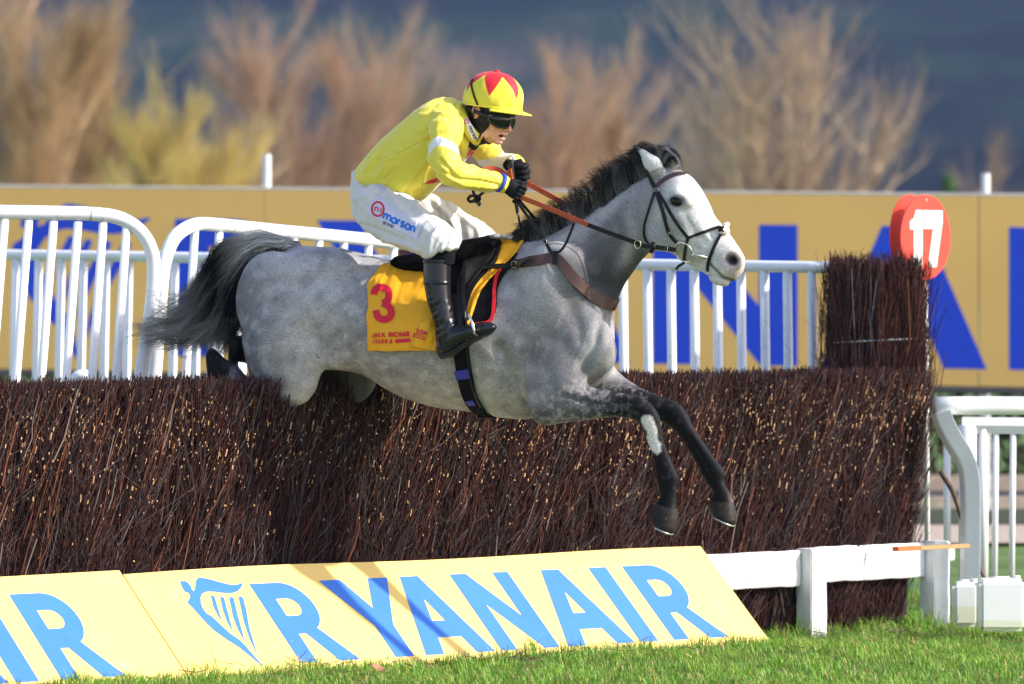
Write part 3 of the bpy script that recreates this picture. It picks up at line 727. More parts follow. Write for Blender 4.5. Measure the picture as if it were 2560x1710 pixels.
# ---- far side of the course, seen under the hoarding
def far_strip():
    gm = mat('gravel', (.42, .34, .27), .95, .3, 30., bump=.8, bscale=80)
    V = [(-30, 11.1, .02), (40, 11.1, .02), (40, 13.9, .02), (-30, 13.9, .02)]
    tag(mesh('path', V, [(0, 1, 2, 3)], gm), 'pale gravel path beyond the fence', 'path', kind='structure')
    wd = mat('pale_timber', (.46, .37, .29), .85, .2, 6)
    for label, y, z0, z1 in (('pale timber kerb lying under the hoarding, nearer of two', 17.2, -.02, .10), ('pale timber kerb lying under the hoarding, farther of two', 20.9, .0, .14)):
        x0, x1 = -8., 9.; k = 4; t = thing('timber_kerb', label, 'kerb', ((x0 + x1) / 2, y, 0), 'timber kerbs under the hoarding')
        for i in range(k):
            a = x0 + (x1 - x0) * i / k + .01; b = x0 + (x1 - x0) * (i + 1) / k - .01
            mb = MB(); mb.box(((a + b) / 2, y, (z0 + z1) / 2), (1, 0, 0), (0, 1, 0), (0, 0, 1), (b - a) / 2, .06, (z1 - z0) / 2); mb.bevelled('timber', wd, t, .008)
    tag(mesh('drain_strip', [(-30, 18.2, .012), (40, 18.2, .012), (40, 20.8, .012), (-30, 20.8, .012)], [(0, 1, 2, 3)], mat('strip_black', (.012, .012, .014), .8, .3, 5)), 'dark strip of ground between the timber kerbs', 'path', kind='structure')  # near-black sheet between the two kerbs
    tag(mesh('dark_verge', [(-30, 14.3, .012), (40, 14.3, .012), (40, 17.0, .012), (-30, 17.0, .012)], [(0, 1, 2, 3)], mat('verge_dark', (.03, .04, .014), .9, .4, 5)), 'dark verge beyond the gravel path', 'ground', kind='structure')  # darker sheet over the turf between path and kerb
    g = np.random.default_rng(8); n = 14000
    x = g.uniform(-14, 14, n); y = 25 + g.uniform(-.5, .5, n); z = g.uniform(0, .95, n)
    o = np.stack([x, y, z], -1); dv = g.normal(0, 1, (n, 3)); dv /= np.linalg.norm(dv, axis=1, keepdims=True)
    P = o[:, None] + dv[:, None] * np.array([-.05, 0, .05])[None, :, None]
    V, F = rings_many(P, np.array([[.005, .028, .004]]) * np.ones((n, 1)), 3)
    c = np.where(g.random((n, 1)) < .6, np.array([[.03, .042, .014]]), np.array([[.08, .062, .036]])) * g.uniform(.6, 1.4, (n, 1))
    tag(mesh('low_scrub', V, F, M_TWIG, None, False, per_vertex(c, 3, 3)), 'dark low scrub beyond the hoarding', 'scrub', kind='stuff')
far_strip()
# ================================================================ HORSE
HEAD_A = R(20)
HF = Vector((math.cos(HEAD_A), -math.sin(HEAD_A), 0)); HR = Vector((-math.sin(HEAD_A), -math.cos(HEAD_A), 0))
P0 = at(1100, 800, 24.47)
def HP(px, py, l=0.):                            # photo pixel on the plane l metres to the horse's right of its midline
    return on_plane(px, py, P0 + HR * l, HR)
def ring(a, b, w, l=0., n=28, e=2.2, wt=1., wb=1., lat=None):
    A, B = (HP(a[0], a[1], l), HP(b[0], b[1], l)); c = (A + B) / 2; h = (A - B) / 2; lat = lat or HR
    out = []
    for i in range(n):
        q = 2 * math.pi * i / n; y = math.copysign(abs(math.cos(q)) ** (2 / e), math.cos(q)); x = math.copysign(abs(math.sin(q)) ** (2 / e), math.sin(q))
        f = 1 + (wt - 1) * max(0, y) ** 2 + (wb - 1) * max(0, -y) ** 2
        out.append(c + h * y + lat * (w * f * x))
    return out
def ribs(mb, L, sub=4, n=28):                     # rows (x1,y1,x2,y2,w,l,e,wt,wb)
    L = [tuple(r) + (0., 2.2, 1., 1.)[len(r) - 5:] for r in L]
    S = spline(L, (len(L) - 1) * sub + 1)
    mb.loft([ring((r[0], r[1]), (r[2], r[3]), max(.004, r[4]), r[5], n, r[6], r[7], r[8]) for r in S])
def blob(mb, px, py, l, rx, ry, rl, rot=0.):      # ellipsoid: pixel radii in the side view, metres sideways
    c = HP(px, py, l); k = (c.y - CAM.y) / FPX; a = R(rot)
    ux = HF * math.cos(a) + UP * math.sin(a); uz = UP * math.cos(a) - HF * math.sin(a)
    mb.ell(c, ux * rx * k / math.cos(HEAD_A), HR * rl, uz * ry * k)

def seg_d(x, y, pts):                              # pixel distance to a polyline
    d = np.full(x.shape, 1e9)
    for (ax, ay), (bx, by) in zip(pts[:-1], pts[1:]):
        vx, vy = bx - ax, by - ay; t = np.clip(((x - ax) * vx + (y - ay) * vy) / (vx * vx + vy * vy + 1e-9), 0, 1)
        d = np.minimum(d, np.hypot(x - ax - t * vx, y - ay - t * vy))
    return d
def smooth01(v, a, b):
    t = np.clip((v - a) / (b - a), 0, 1); return t * t * (3 - 2 * t)
def horse_mesh():
    mb = MB()
    # trunk, buttock to breast: top and bottom of each section
    ribs(mb, [(668, 650, 640, 800, .10, 0, 2.2, .9, 1), (700, 620, 660, 880, .20, 0, 2.3, .6, 1), (745, 613, 720, 915, .255, 0, 2.4, .55, .9), (800, 616, 790, 925, .285, 0, 2.4, .55, .85), (857, 621, 862, 928, .29, 0, 2.3, .6, .8),
              (921, 636, 925, 945, .285, 0, 2.2, .7, .8), (985, 652, 1000, 990, .30, 0, 2.2, .75, .8), (1060, 660, 1090, 1020, .31, 0, 2.2, .75, .75), (1150, 648, 1171, 1030, .30, 0, 2.2, .62, .7),
              (1230, 620, 1262, 1047, .27, 0, 2.2, .45, .66), (1300, 598, 1335, 1046, .24, 0, 2.2, .4, .66), (1375, 606, 1405, 1020, .215, 0, 2.2, .55, .7), (1430, 640, 1465, 985, .20, 0, 2.2, .7, .8), (1480, 690, 1508, 950, .17, 0, 2.2, .8, .85), (1518, 740, 1530, 900, .12, 0, 2.1, 1, 1)], 4, 36)
    # neck
    ribs(mb, [(1262, 622, 1440, 890, .19, 0, 2.2, .4, 1), (1315, 606, 1505, 820, .175, 0, 2.2, .35, 1), (1362, 588, 1535, 765, .15, 0, 2.2, .35, 1), (1406, 566, 1549, 735, .13, 0, 2.2, .38, .95), (1460, 537, 1566, 703, .112, 0, 2.2, .42, .9),
              (1522, 496, 1587, 672, .10, 0, 2.2, .5, .9), (1576, 460, 1606, 648, .094, 0, 2.2, .6, .85), (1622, 434, 1632, 622, .085, 0, 2.2, .75, .8), (1650, 425, 1655, 600, .07, 0, 2.2, .9, .8)], 4, 32)
    # head, poll to lips: forehead line and jaw line
    ribs(mb, [(1622, 432, 1622, 590, .062, 0, 2.2, .9, .8), (1655, 419, 1632, 624, .082, 0, 2.3, .85, .62), (1698, 424, 1650, 629, .094, 0, 2.4, .86, .55), (1735, 449, 1672, 631, .098, 0, 2.5, .86, .5),
              (1768, 500, 1697, 645, .085, 0, 2.5, .78, .45), (1787, 540, 1720, 661, .067, 0, 2.4, .72, .5), (1812, 568, 1743, 672, .054, 0, 2.3, .72, .62), (1834, 599, 1762, 684, .050, 0, 2.3, .78, .7),
              (1853, 628, 1784, 694, .053, 0, 2.4, .85, .8), (1862, 648, 1804, 700, .050, 0, 2.4, .9, .85), (1859, 672, 1826, 702, .038, 0, 2.3, 1, 1), (1851, 688, 1838, 701, .022)], 4, 28)
    blob(mb, 1798, 702, 0, 26, 12, .036, -18)      # chin and lower lip
    for s in (1, -1):
        blob(mb, 1650, 572, .040 * s, 38, 56, .040, -10)     # jowl
        blob(mb, 1706, 498, .070 * s, 34, 26, .032, -30)     # brow over the eye
        blob(mb, 1740, 560, .050 * s, 60, 12, .018, -48)     # facial crest
        blob(mb, 1836, 652, .036 * s, 24, 26, .020, -40)     # nostril wing
        blob(mb, 1640, 430, .045 * s, 24, 22, .028)          # ear root
        # shoulder, arm, breast
        blob(mb, 1345, 770, .14 * s, 105, 185, .085, -28)
        blob(mb, 1440, 850, .12 * s, 100, 95, .085, -35)
        blob(mb, 1380, 930, .15 * s, 85, 120, .075, -12)
        blob(mb, 1488, 880, .08 * s, 55, 66, .085)
        # quarters
        blob(mb, 690, 770, .155 * s, 100, 150, .105, 8)
        blob(mb, 770, 700, .13 * s, 135, 80, .125, 12)
        blob(mb, 850, 672, .155 * s, 50, 36, .075)           # point of hip
        blob(mb, 850, 800, .165 * s, 110, 130, .10)
    # near hind: thigh, gaskin, hock
    ribs(mb, [(800, 690, 640, 740, .10, .16), (818, 800, 606, 830, .125, .175), (816, 890, 612, 895, .12, .18), (798, 955, 628, 950, .10, .18), (770, 1000, 650, 985, .075, .18), (740, 1018, 668, 1000, .04, .18)], 4, 24)
    ribs(mb, [(640, 1000, 770, 1000, .07, .18), (600, 925, 660, 1010, .065, .175), (556, 893, 585, 985, .048, .17), (531, 869, 540, 965, .038, .165), (517, 888, 538, 968, .034, .165), (522, 960, 572, 985, .032, .165), (528, 1050, 566, 1050, .030, .165), (530, 1160, 562, 1160, .028, .165)], 4, 20)
    # far hind
    ribs(mb, [(900, 720, 760, 760, .09, -.16), (945, 850, 770, 860, .10, -.17), (949, 920, 770, 930, .09, -.17), (940, 962, 785, 968, .07, -.17), (924, 992, 810, 1000, .05, -.17), (900, 1012, 840, 1015, .02, -.17)], 4, 24)
    ribs(mb, [(850, 975, 905, 1005, .05, -.17), (760, 925, 790, 1000, .045, -.165), (640, 852, 660, 935, .040, -.16), (590, 838, 602, 905, .034, -.16), (573, 862, 592, 915, .032, -.16), (574, 960, 612, 960, .030, -.16), (580, 1100, 612, 1100, .028, -.16)], 4, 20)
    # near fore: forearm, knee, cannon, fetlock, pastern
    ribs(mb, [(1440, 860, 1300, 960, .075, .15), (1462, 920, 1322, 1040, .085, .155), (1466, 956, 1362, 1064, .075, .155), (1478, 966, 1412, 1056, .066, .15), (1512, 974, 1475, 1050, .054, .145), (1556, 982, 1535, 1043, .044, .14), (1600, 992, 1571, 1046, .039, .14), (1628, 1010, 1594, 1055, .037, .14), (1646, 1036, 1605, 1068, .034, .14), (1652, 1062, 1612, 1088, .029, .14), (1659, 1098, 1622, 1116, .025, .14), (1669, 1130, 1631, 1143, .024, .14), (1686, 1168, 1638, 1172, .028, .14), (1696, 1195, 1642, 1197, .031, .14), (1692, 1222, 1648, 1224, .027, .14), (1690, 1246, 1652, 1242, .029, .14), (1692, 1270, 1640, 1262, .036, .14), (1690, 1282, 1640, 1270, .034, .14)], 3, 20)
    # far fore
    ribs(mb, [(1500, 840, 1420, 960, .07, -.14), (1530, 905, 1465, 1030, .075, -.145), (1560, 940, 1510, 1030, .062, -.145), (1606, 972, 1570, 1034, .05, -.14), (1655, 992, 1625, 1044, .042, -.14), (1692, 1006, 1660, 1058, .038, -.14), (1716, 1030, 1684, 1076, .036, -.14), (1730, 1060, 1698, 1090, .031, -.14), (1748, 1090, 1712, 1110, .026, -.14), (1770, 1122, 1730, 1140, .025, -.14), (1792, 1152, 1746, 1170, .028, -.14), (1812, 1180, 1757, 1192, .031, -.14), (1810, 1204, 1770, 1212, .027, -.14), (1824, 1230, 1784, 1232, .028, -.14), (1834, 1256, 1776, 1250, .035, -.14), (1833, 1264, 1778, 1258, .033, -.14)], 3, 20)
    me = voxel(mb, .0062, 7, .5)
    co = get_co(me); ed = np.empty(len(me.edges) * 2, np.int32); me.edges.foreach_get('vertices', ed); a, b = ed.reshape(-1, 2).T
    n = len(co); deg = (np.bincount(a, minlength=n) + np.bincount(b, minlength=n)).astype(float)
    px, py = proj(co)
    wgt = smooth01(px, 1600, 1520) * smooth01(py, 985, 930) * smooth01(px, 590, 620); wgt = np.maximum(wgt, smooth01(px, 1320, 1250) * smooth01(px, 800, 840)) * .6
    for _ in range(60):
        m = np.stack([np.bincount(a, co[b, k], n) + np.bincount(b, co[a, k], n) for k in range(3)], 1) / deg[:, None]
        co += (m - co) * wgt[:, None]
    set_co(me, co)
    return me

HTHING = thing('horse', 'dappled grey racehorse in mid-leap over the brush fence', 'horse', Vector((P0.x, P0.y, 0)))
H_ME = horse_mesh()
def horse_finish():
    me = H_ME; co = get_co(me); no = get_no(me)
    # side coordinate and symmetric pixels
    lat = (co - np.array(P0)) @ np.array(HR)
    x, y = proj(co - np.array(HR)[None] * lat[:, None])  # midline pixels: the same on both sides
    # nostril, mouth, muscle grooves
    def dent(cx, cy, rx, ry, rot, depth, lmin=.02):
        a = R(rot); u = (x - cx) * math.cos(a) + (y - cy) * math.sin(a); v = -(x - cx) * math.sin(a) + (y - cy) * math.cos(a)
        f = np.exp(-((u / rx) ** 2 + (v / ry) ** 2) ** 2) * (np.abs(lat) > lmin)
        return f * depth
    def groove(pts, wd, depth, lmin=.015):
        return np.exp(-(seg_d(x, y, pts) / wd) ** 2) * depth * (np.abs(lat) > lmin)
    NOS = (1838, 650)
    push = -dent(*NOS, 17, 12.5, 42, .032, .015)
    nu = ((x - NOS[0]) * math.cos(R(42)) + (y - NOS[1]) * math.sin(R(42))) / 20.5; nv_ = (-(x - NOS[0]) * math.sin(R(42)) + (y - NOS[1]) * math.cos(R(42))) / 14.5
    nos = np.exp(-(nu ** 2 + nv_ ** 2) ** 4) * (np.abs(lat) > .015)
    ring_ = np.exp(-((np.hypot((x - NOS[0]) / 1.15, y - NOS[1]) - 19) / 4) ** 2) * (np.abs(lat) > .02); push += ring_ * .0015
    mouth = [(1782, 662), (1797, 676), (1812, 694), (1834, 702)]
    md = seg_d(x, y, mouth); push -= np.exp(-(md / 4.5) ** 2) * .007 * (np.abs(lat) > .006)
    push -= groove([(1480, 945), (1500, 900), (1522, 860), (1528, 800)], 10, .012, .05)          # breast furrow
    push -= groove([(1290, 870), (1318, 930), (1338, 1000), (1350, 1040)], 16, .016, .1)         # behind the arm
    push -= groove([(1405, 640), (1440, 720), (1475, 800), (1490, 850)], 18, .010, .08)          # front of shoulder blade
    push -= groove([(1300, 640), (1330, 730), (1360, 800)], 20, .006, .1)
    push -= groove([(820, 935), (800, 880), (806, 830)], 18, .014, .12)                          # flank fold
    push -= groove([(655, 700), (640, 800), (650, 880), (690, 940)], 16, .006, .1)
    push -= groove([(1600, 480), (1606, 540), (1612, 600), (1600, 640)], 12, .010, .04)          # behind the jaw
    push -= groove([(1572, 600), (1545, 660), (1515, 720)], 13, .008, .04)                       # jugular furrow
    push -= groove([(1722, 520), (1745, 575), (1752, 620)], 9, .004, .03)                        # veins of the face
    push -= groove([(1450, 985), (1510, 1010), (1560, 1018)], 8, .006, .12)                      # forearm muscles
    push += groove([(1440, 980), (1490, 985), (1560, 1000)], 8, .004, .12)
    push -= groove([(1645, 1085), (1650, 1120), (1660, 1160)], 4, .004, .1)                      # tendon
    push -= groove([(1706, 1095), (1735, 1140), (1752, 1170)], 4, .004, .1)
    push -= dent(1726, 470, 16, 12, 30, .006, .03)                                                # hollow above the eye
    # eyelids
    EY = (1707, 505); el = np.hypot((x - EY[0]) / 20, (y - EY[1]) / 13)
    push += np.exp(-((el - 1.3) / .3) ** 2) * .003 * (np.abs(lat) > .05)
    push -= np.exp(-(el / .8) ** 4) * .008 * (np.abs(lat) > .05)
    for v_ in ([(1330, 985), (1270, 990), (1200, 975), (1130, 985)], [(1300, 905), (1250, 930), (1190, 925)], [(1440, 780), (1420, 820), (1380, 850), (1375, 890)], [(1500, 830), (1490, 870), (1470, 905)], [(700, 720), (690, 790), (720, 850), (715, 900)], [(830, 760), (860, 830), (850, 900)], [(1700, 560), (1726, 580), (1750, 612), (1778, 622)], [(1735, 590), (1760, 606)], [(1462, 1000), (1500, 1012), (1545, 1012)]):
        push += groove(v_, 5, .0028, .03)                                                       # veins
    # broad unevenness of muscle
    nz = np.array([noise.noise(Vector(p) * 7.) for p in co]); nz2 = np.array([noise.noise(Vector(p) * 19.) for p in co])
    push += nz * .004 * (y < 980) * (x < 1600) + nz2 * .0012 * (y < 1000)
    co = co + no * push[:, None]; set_co(me, co)
    # coat
    C = np.tile(np.array([.325, .314, .327]), (len(co), 1))
    def mixc(f, c): 
        nonlocal C
        f = np.clip(f, 0, 1)[:, None]; C = C * (1 - f) + np.array(c)[None] * f
    def g(cx, cy, rx, ry, rot=0):
        a = R(rot); u = (x - cx) * math.cos(a) + (y - cy) * math.sin(a); v = -(x - cx) * math.sin(a) + (y - cy) * math.cos(a)
        return np.exp(-((u / rx) ** 2 + (v / ry) ** 2))
    n3 = np.array([noise.noise(Vector(p) * 16. + Vector((3, 1, 7))) for p in co]); n4 = np.array([noise.noise(Vector(p) * 34.) for p in co]); n5 = np.array([noise.noise(Vector(p) * 90.) for p in co])
    LIGHT = (.56, .545, .55); MID = (.125, .122, .134); DARK = (.045, .045, .052); BLK = (.006, .006, .007); WHITE = (.80, .785, .765)
    mixc(.55 * smooth01(y, 840, 1020) * (x < 1340), (.42, .385, .35))                            # pale belly
    mixc(.45 * g(1150, 1000, 200, 60), (.47, .43, .38))
    mixc(.6 * g(870, 720, 150, 120), LIGHT); mixc(.6 * g(800, 640, 140, 40), LIGHT); mixc(.5 * g(820, 860, 60, 90), LIGHT); mixc(.5 * g(760, 985, 60, 40), LIGHT)
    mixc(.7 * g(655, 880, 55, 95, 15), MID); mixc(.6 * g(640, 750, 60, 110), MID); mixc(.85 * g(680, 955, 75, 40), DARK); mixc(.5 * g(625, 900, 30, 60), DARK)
    mixc(.3 * g(990, 800, 110, 150), MID); mixc(.4 * g(860, 640, 60, 30), MID)
    spot = smooth01(n3 + .35 * n4, .05, .45)
    mixc(.34 * spot * (x < 1600), MID); mixc(.36 * smooth01(-n3 + .3 * n4, .1, .45) * (x < 1600), LIGHT)
    mixc(.22 * smooth01(n4 + .3 * n5, .15, .6) * (x < 1600), LIGHT)
    neckn = .75 + .5 * n3 + .35 * n4
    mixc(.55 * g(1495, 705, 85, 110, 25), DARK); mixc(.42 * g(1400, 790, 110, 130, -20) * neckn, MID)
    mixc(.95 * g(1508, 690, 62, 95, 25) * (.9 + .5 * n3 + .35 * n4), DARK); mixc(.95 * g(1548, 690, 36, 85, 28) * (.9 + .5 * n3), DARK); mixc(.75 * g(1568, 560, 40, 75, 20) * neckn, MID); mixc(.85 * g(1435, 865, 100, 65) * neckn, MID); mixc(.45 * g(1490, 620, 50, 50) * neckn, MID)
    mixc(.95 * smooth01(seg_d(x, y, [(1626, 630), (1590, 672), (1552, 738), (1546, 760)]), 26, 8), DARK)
    mixc(.6 * g(1375, 700, 60, 120, -20), LIGHT); mixc(.75 * g(1440, 585, 75, 20, -35), (.52, .51, .51)); mixc(.75 * g(1535, 515, 75, 20, -40), (.52, .51, .51)); mixc(.5 * g(1585, 620, 16, 40, 20), LIGHT)
    mixc(.5 * g(1470, 930, 60, 40) * neckn, MID); mixc(.5 * g(1510, 850, 30, 60), LIGHT)
    # legs
    knee = smooth01(x, 1372, 1500) * smooth01(y, 925, 975)
    lf = np.clip(knee + smooth01(y, 1062, 1090) * (x > 1330), 0, 1)
    mixc(.85 * g(1392, 1042, 62, 34), DARK)
    mixc(lf * np.clip(.80 + .22 * smooth01(x, 1480, 1600), 0, 1), DARK); mixc(lf * smooth01(x, 1500, 1600), BLK)
    mixc(.8 * np.clip(knee + g(1420, 1010, 60, 50), 0, 1) * smooth01(n4 + .8 * n5, -.25, .75) * smooth01(x, 1660, 1480), (.44, .42, .42))
    mixc(.5 * lf * smooth01(n4 + .3 * n5, .25, .6), (.05, .05, .054))
    near = lat > 0
    whp = [(1618, 1052), (1628, 1075), (1634, 1105), (1640, 1120)]
    wd = seg_d(*proj(co), whp); mixc(smooth01(wd + 4 * n4 + 3 * n5, 17, 10) * near * (y > 1030), (.80, .76, .70))
    hock = smooth01(x, 650, 590) * smooth01(y, 840, 880) + smooth01(x, 640, 600) * (y > 900)
    mixc(np.clip(hock, 0, 1) * smooth01(x, 640, 585), BLK)
    hk = smooth01(seg_d(x, y, [(500, 900), (590, 940), (600, 1100)]), 60, 20); mixc(hk * (y > 830) * (x < 620), BLK)
    # head
    hd = smooth01(x + .55 * (y - 500), 1640, 1700) * (y < 760) * smooth01(x, 1612, 1645); mixc(.93 * hd, WHITE)
    mixc(.85 * g(1655, 590, 45, 55), (.33, .33, .345)); mixc(.75 * g(1712, 562, 44, 36, 50), (.26, .26, .275)); mixc(.4 * g(1690, 470, 16, 20), (.36, .36, .37)); mixc(.5 * g(1690, 620, 40, 18), (.42, .42, .42))
    mixc(.6 * g(1740, 640, 38, 22, 30), (.30, .30, .31))
    mixc(.45 * hd * smooth01(n4 + .4 * n5, .15, .5) * smooth01(y, 470, 560), (.36, .36, .37))
    mixc(.55 * np.exp(-((el - 1.0) / .6) ** 2), (.22, .22, .23)); mixc(np.exp(-(el / 1.0) ** 4), (.03, .028, .028))
    mixc(.9 * smooth01(x, 1795, 1845) * smooth01(y, 600, 645), (.66, .50, .46)); mixc(.55 * g(1795, 705, 30, 16), (.60, .50, .46))
    mixc(.55 * g(1845, 684, 16, 12), (.28, .28, .28)); mixc(.35 * g(1800, 640, 24, 22), (.40, .40, .40))
    mixc(nos, (.03, .02, .022)); mixc(.85 * np.exp(-(md / 4.) ** 2), (.05, .035, .035)); mixc(.5 * np.exp(-((np.hypot(x - NOS[0], y - NOS[1]) - 20) / 5) ** 2), (.68, .52, .49))
    n6 = np.array([noise.noise(Vector(p) * 52. + Vector((5, 5, 5))) for p in co]); mixc(.55 * smooth01(n6, .56, .70) * (x < 1600), (.10, .09, .085))   # mud flecks
    mixc(.95 * (lat < 0) * smooth01(x, 935, 885) * (y > 905), (.03, .027, .026)); mixc(.4 * (lat < 0) * (x < 960) * (y > 900), MID)  # far inner thigh: dark coat, with the shade under the belly painted in
    C *= (1 + .10 * n5 + .06 * n4)[:, None]
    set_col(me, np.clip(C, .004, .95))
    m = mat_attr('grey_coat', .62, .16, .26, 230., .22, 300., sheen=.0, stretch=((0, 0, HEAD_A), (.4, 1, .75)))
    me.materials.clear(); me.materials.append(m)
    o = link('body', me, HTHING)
    # ears
    em = mat_attr('ear_coat', .7, .2, .25, 300., .2, 400.)
    for l, tip, b0, b1, name in ((.055, (1586, 362), (1619, 433), (1661, 418), 'ear'), (-.05, (1664, 366), (1668, 424), (1706, 414), 'ear')):
        rr = []
        cols = []
        for i in range(13):
            f = i / 12; wv = (.80 + .25 * math.sin(math.pi * min(1, f * 1.6))) * (1 - f ** 1.9) ** .9 + .02
            cx = (b0[0] + b1[0]) / 2 * (1 - f) + tip[0] * f; cy = (b0[1] + b1[1]) / 2 * (1 - f) + tip[1] * f
            hx, hy = (b1[0] - b0[0]) / 2 * wv, (b1[1] - b0[1]) / 2 * wv
            cx += 7 * math.sin(f * math.pi)
            rr.append(ring((cx - hx, cy - hy), (cx + hx, cy + hy), .024 * wv + .002, l, 16, 2.0)); cols += [(.76, .75, .73) if f < .80 else (.10, .10, .10)] * 16
        q = MB(); q.loft(rr); q.build(name, em, HTHING, True, col=np.array(cols) * .95)
        a = MB(); A = HP(b0[0] + 6, b0[1] - 14, l + .018); 
    # eyes
    bv = BVHTree.FromPolygons([Vector(v) for v in co], [tuple(p.vertices) for p in me.polygons])
    for s in (1, -1):
        c0 = HP(EY[0], EY[1], 0); hit = bv.ray_cast(c0 + HR * s * .3, -HR * s)
        c = hit[0] - HR * s * .0065
        q = MB(); q.ell(c, (HF * .9 - UP * .3).normalized() * .030, HR * .0235, (UP * .95 + HF * .3).normalized() * .0225, 24, 16); q.build('eye', mat('horse_eye', (.006, .004, .004), .12, .2, 40, spec=.35), HTHING, True)
        q = MB(); pts = [c + HF * (-.032 + .062 * t_) + UP * (.0225 * math.sin(math.pi * t_) ** .8 + .002 + .010 * (.5 - t_)) + HR * s * (.010 + .006 * math.sin(math.pi * t_)) for t_ in np.linspace(0, 1, 12)]
        q.tube(pts, [.0015 + .0028 * math.sin(math.pi * t_) for t_ in np.linspace(0, 1, 12)], 8); q.build('eyelid', mat('eyelid_skin', (.13, .125, .13), .6, .2, 60), HTHING, True)
    # hooves
    hm = mat('hoof_horn', (.028, .022, .019), .5, .4, 14, bump=.25, bscale=90, stretch=(1, 1, 3), spec=.2, dirt=((.34, .24, .13), 46., .64))
    for l, rows in ((.14, [(1693, 1272, 1632, 1258, .040), (1693, 1290, 1630, 1278, .046), (1692, 1312, 1629, 1295, .051), (1688, 1328, 1630, 1308, .053), (1680, 1336, 1633, 1312, .050)]),
                    (-.14, [(1834, 1257, 1772, 1250, .040), (1837, 1272, 1772, 1262, .046), (1840, 1290, 1773, 1272, .051), (1841, 1305, 1776, 1283, .053), (1834, 1315, 1780, 1287, .050)])):
        q = MB(); ribs(q, [r + (l, 2.3, 1, .8) for r in rows], 3, 24); hf = q.build('hoof', hm, HTHING, True, auto=50)
        q = MB(); r0 = ring(rows[-1][:2], rows[-1][2:4], rows[-1][4], l, 24, 2.3, 1, .8); q.tube([r0[i % 24] for i in range(-8, 9)], .0045, 6, flat=(1, 1)); 
        so = q.build('shoe', mat('worn_steel', (.45, .44, .42), .35, .2, 50, metal=.8), hf, True); so.matrix_parent_inverse = Matrix.Identity(4)
    return bv
H_BVH = horse_finish()
M_HAIR = mat_attr('horse_hair', .5, .25)
def strands(name, parent, ctrl, jit, n, cols, rad, k=14, lat=.05, seed=1, curl=6., clump=0):
    """ctrl: list over v of px polylines (same length); strands interpolate between neighbours and gather into locks"""
    g = np.random.default_rng(seed); A = np.array(ctrl, float); nv, nc, _ = A.shape
    out = np.empty((n, k, 3)); col = np.empty((n * k * 3, 3)); R_ = np.empty((n, k))
    nl = clump or n; lv = g.uniform(0, nv - 1, nl); lj = g.normal(0, 1, (nl, nc, 2)); ll = g.uniform(.70, 1.0, nl); lc = g.uniform(.7, 1.3, nl); l_l = g.normal(0, 1, nl); lw = g.uniform(0, 6, nl); lf = g.uniform(3, 8, nl)
    seeds = g.integers(0, 1 << 30, nl); own = np.linspace(jit[0] * 1.2, jit[1] * .28, nc)[:, None]; ramp = np.linspace(jit[0], jit[1], nc)[:, None]
    for i in range(n):
        b = i % nl; v = np.clip(lv[b] + g.normal(0, .10 if clump else 0), 0, nv - 1); a = min(int(v), nv - 2); f = v - a
        P = A[a] * (1 - f) + A[a + 1] * f + lj[b] * ramp + (g.normal(0, 1, (nc, 2)) * own if clump else 0)
        ln = np.clip(ll[b] + g.normal(0, .06), .5, 1)
        S = spline(P, 40)[(np.linspace(0, ln, k) * 39).astype(int)]
        S[:, 1] += curl * np.sin(np.linspace(0, lf[b], k) + lw[b]) * np.linspace(0, 1, k)
        l0 = l_l[b] * lat * .6 + g.normal(0, lat * .25); l1 = l0 + l_l[b] * lat * .8 + g.normal(0, lat * .2)
        for j in range(k): out[i, j] = HP(S[j, 0], S[j, 1], l0 + (l1 - l0) * j / (k - 1))
        t = np.linspace(0, ln, k)[:, None]; c = cols(t, v / (nv - 1), np.random.default_rng(int(seeds[b]))) * lc[b] * g.uniform(.75, 1.25)
        col[i * k * 3:(i + 1) * k * 3] = np.repeat(c, 3, 0)
        R_[i] = rad * g.uniform(.6, 1.3) * np.linspace(1, .35, k)
    V, F = rings_many(out, R_, 3); return mesh(name, V, F, M_HAIR, parent, True, np.clip(col, .003, .95))
def tail_col(t, v, g):
    wh = np.array([[.72, .70, .67]]); bk = np.array([[.006, .0055, .006]]); gy = np.array([[.16, .16, .165]])
    root = np.clip((.46 - t) / .2, 0, 1) * (1 if (v < .42 and g.random() < .9) else .08); tip = np.clip((t - .55) / .25, 0, 1) * (1 if v < .8 else .2) * g.uniform(.4, 1)
    base = bk if g.random() < .88 else gy * 1.3
    c = base * (1 - root) + wh * root; return c * (1 - tip) + wh * .8 * tip
strands('tail', HTHING, [
    [(722, 608), (650, 592), (560, 612), (505, 690), (455, 765), (388, 742)],
    [(720, 610), (640, 604), (560, 650), (500, 730), (440, 790), (345, 812)],
    [(716, 614), (635, 622), (565, 690), (505, 775), (440, 822), (342, 830)],
    [(712, 620), (632, 645), (575, 720), (520, 795), (450, 845), (372, 848)],
    [(706, 628), (628, 672), (585, 740), (550, 800), (510, 840), (470, 862)],
    [(700, 636), (632, 690), (597, 750), (577, 810), (558, 850), (540, 880)],
    [(694, 640), (638, 690), (604, 745), (590, 800), (580, 850), (574, 895)]], (4, 16), 4800, tail_col, .0013, 14, .05, 3, 7., 360)
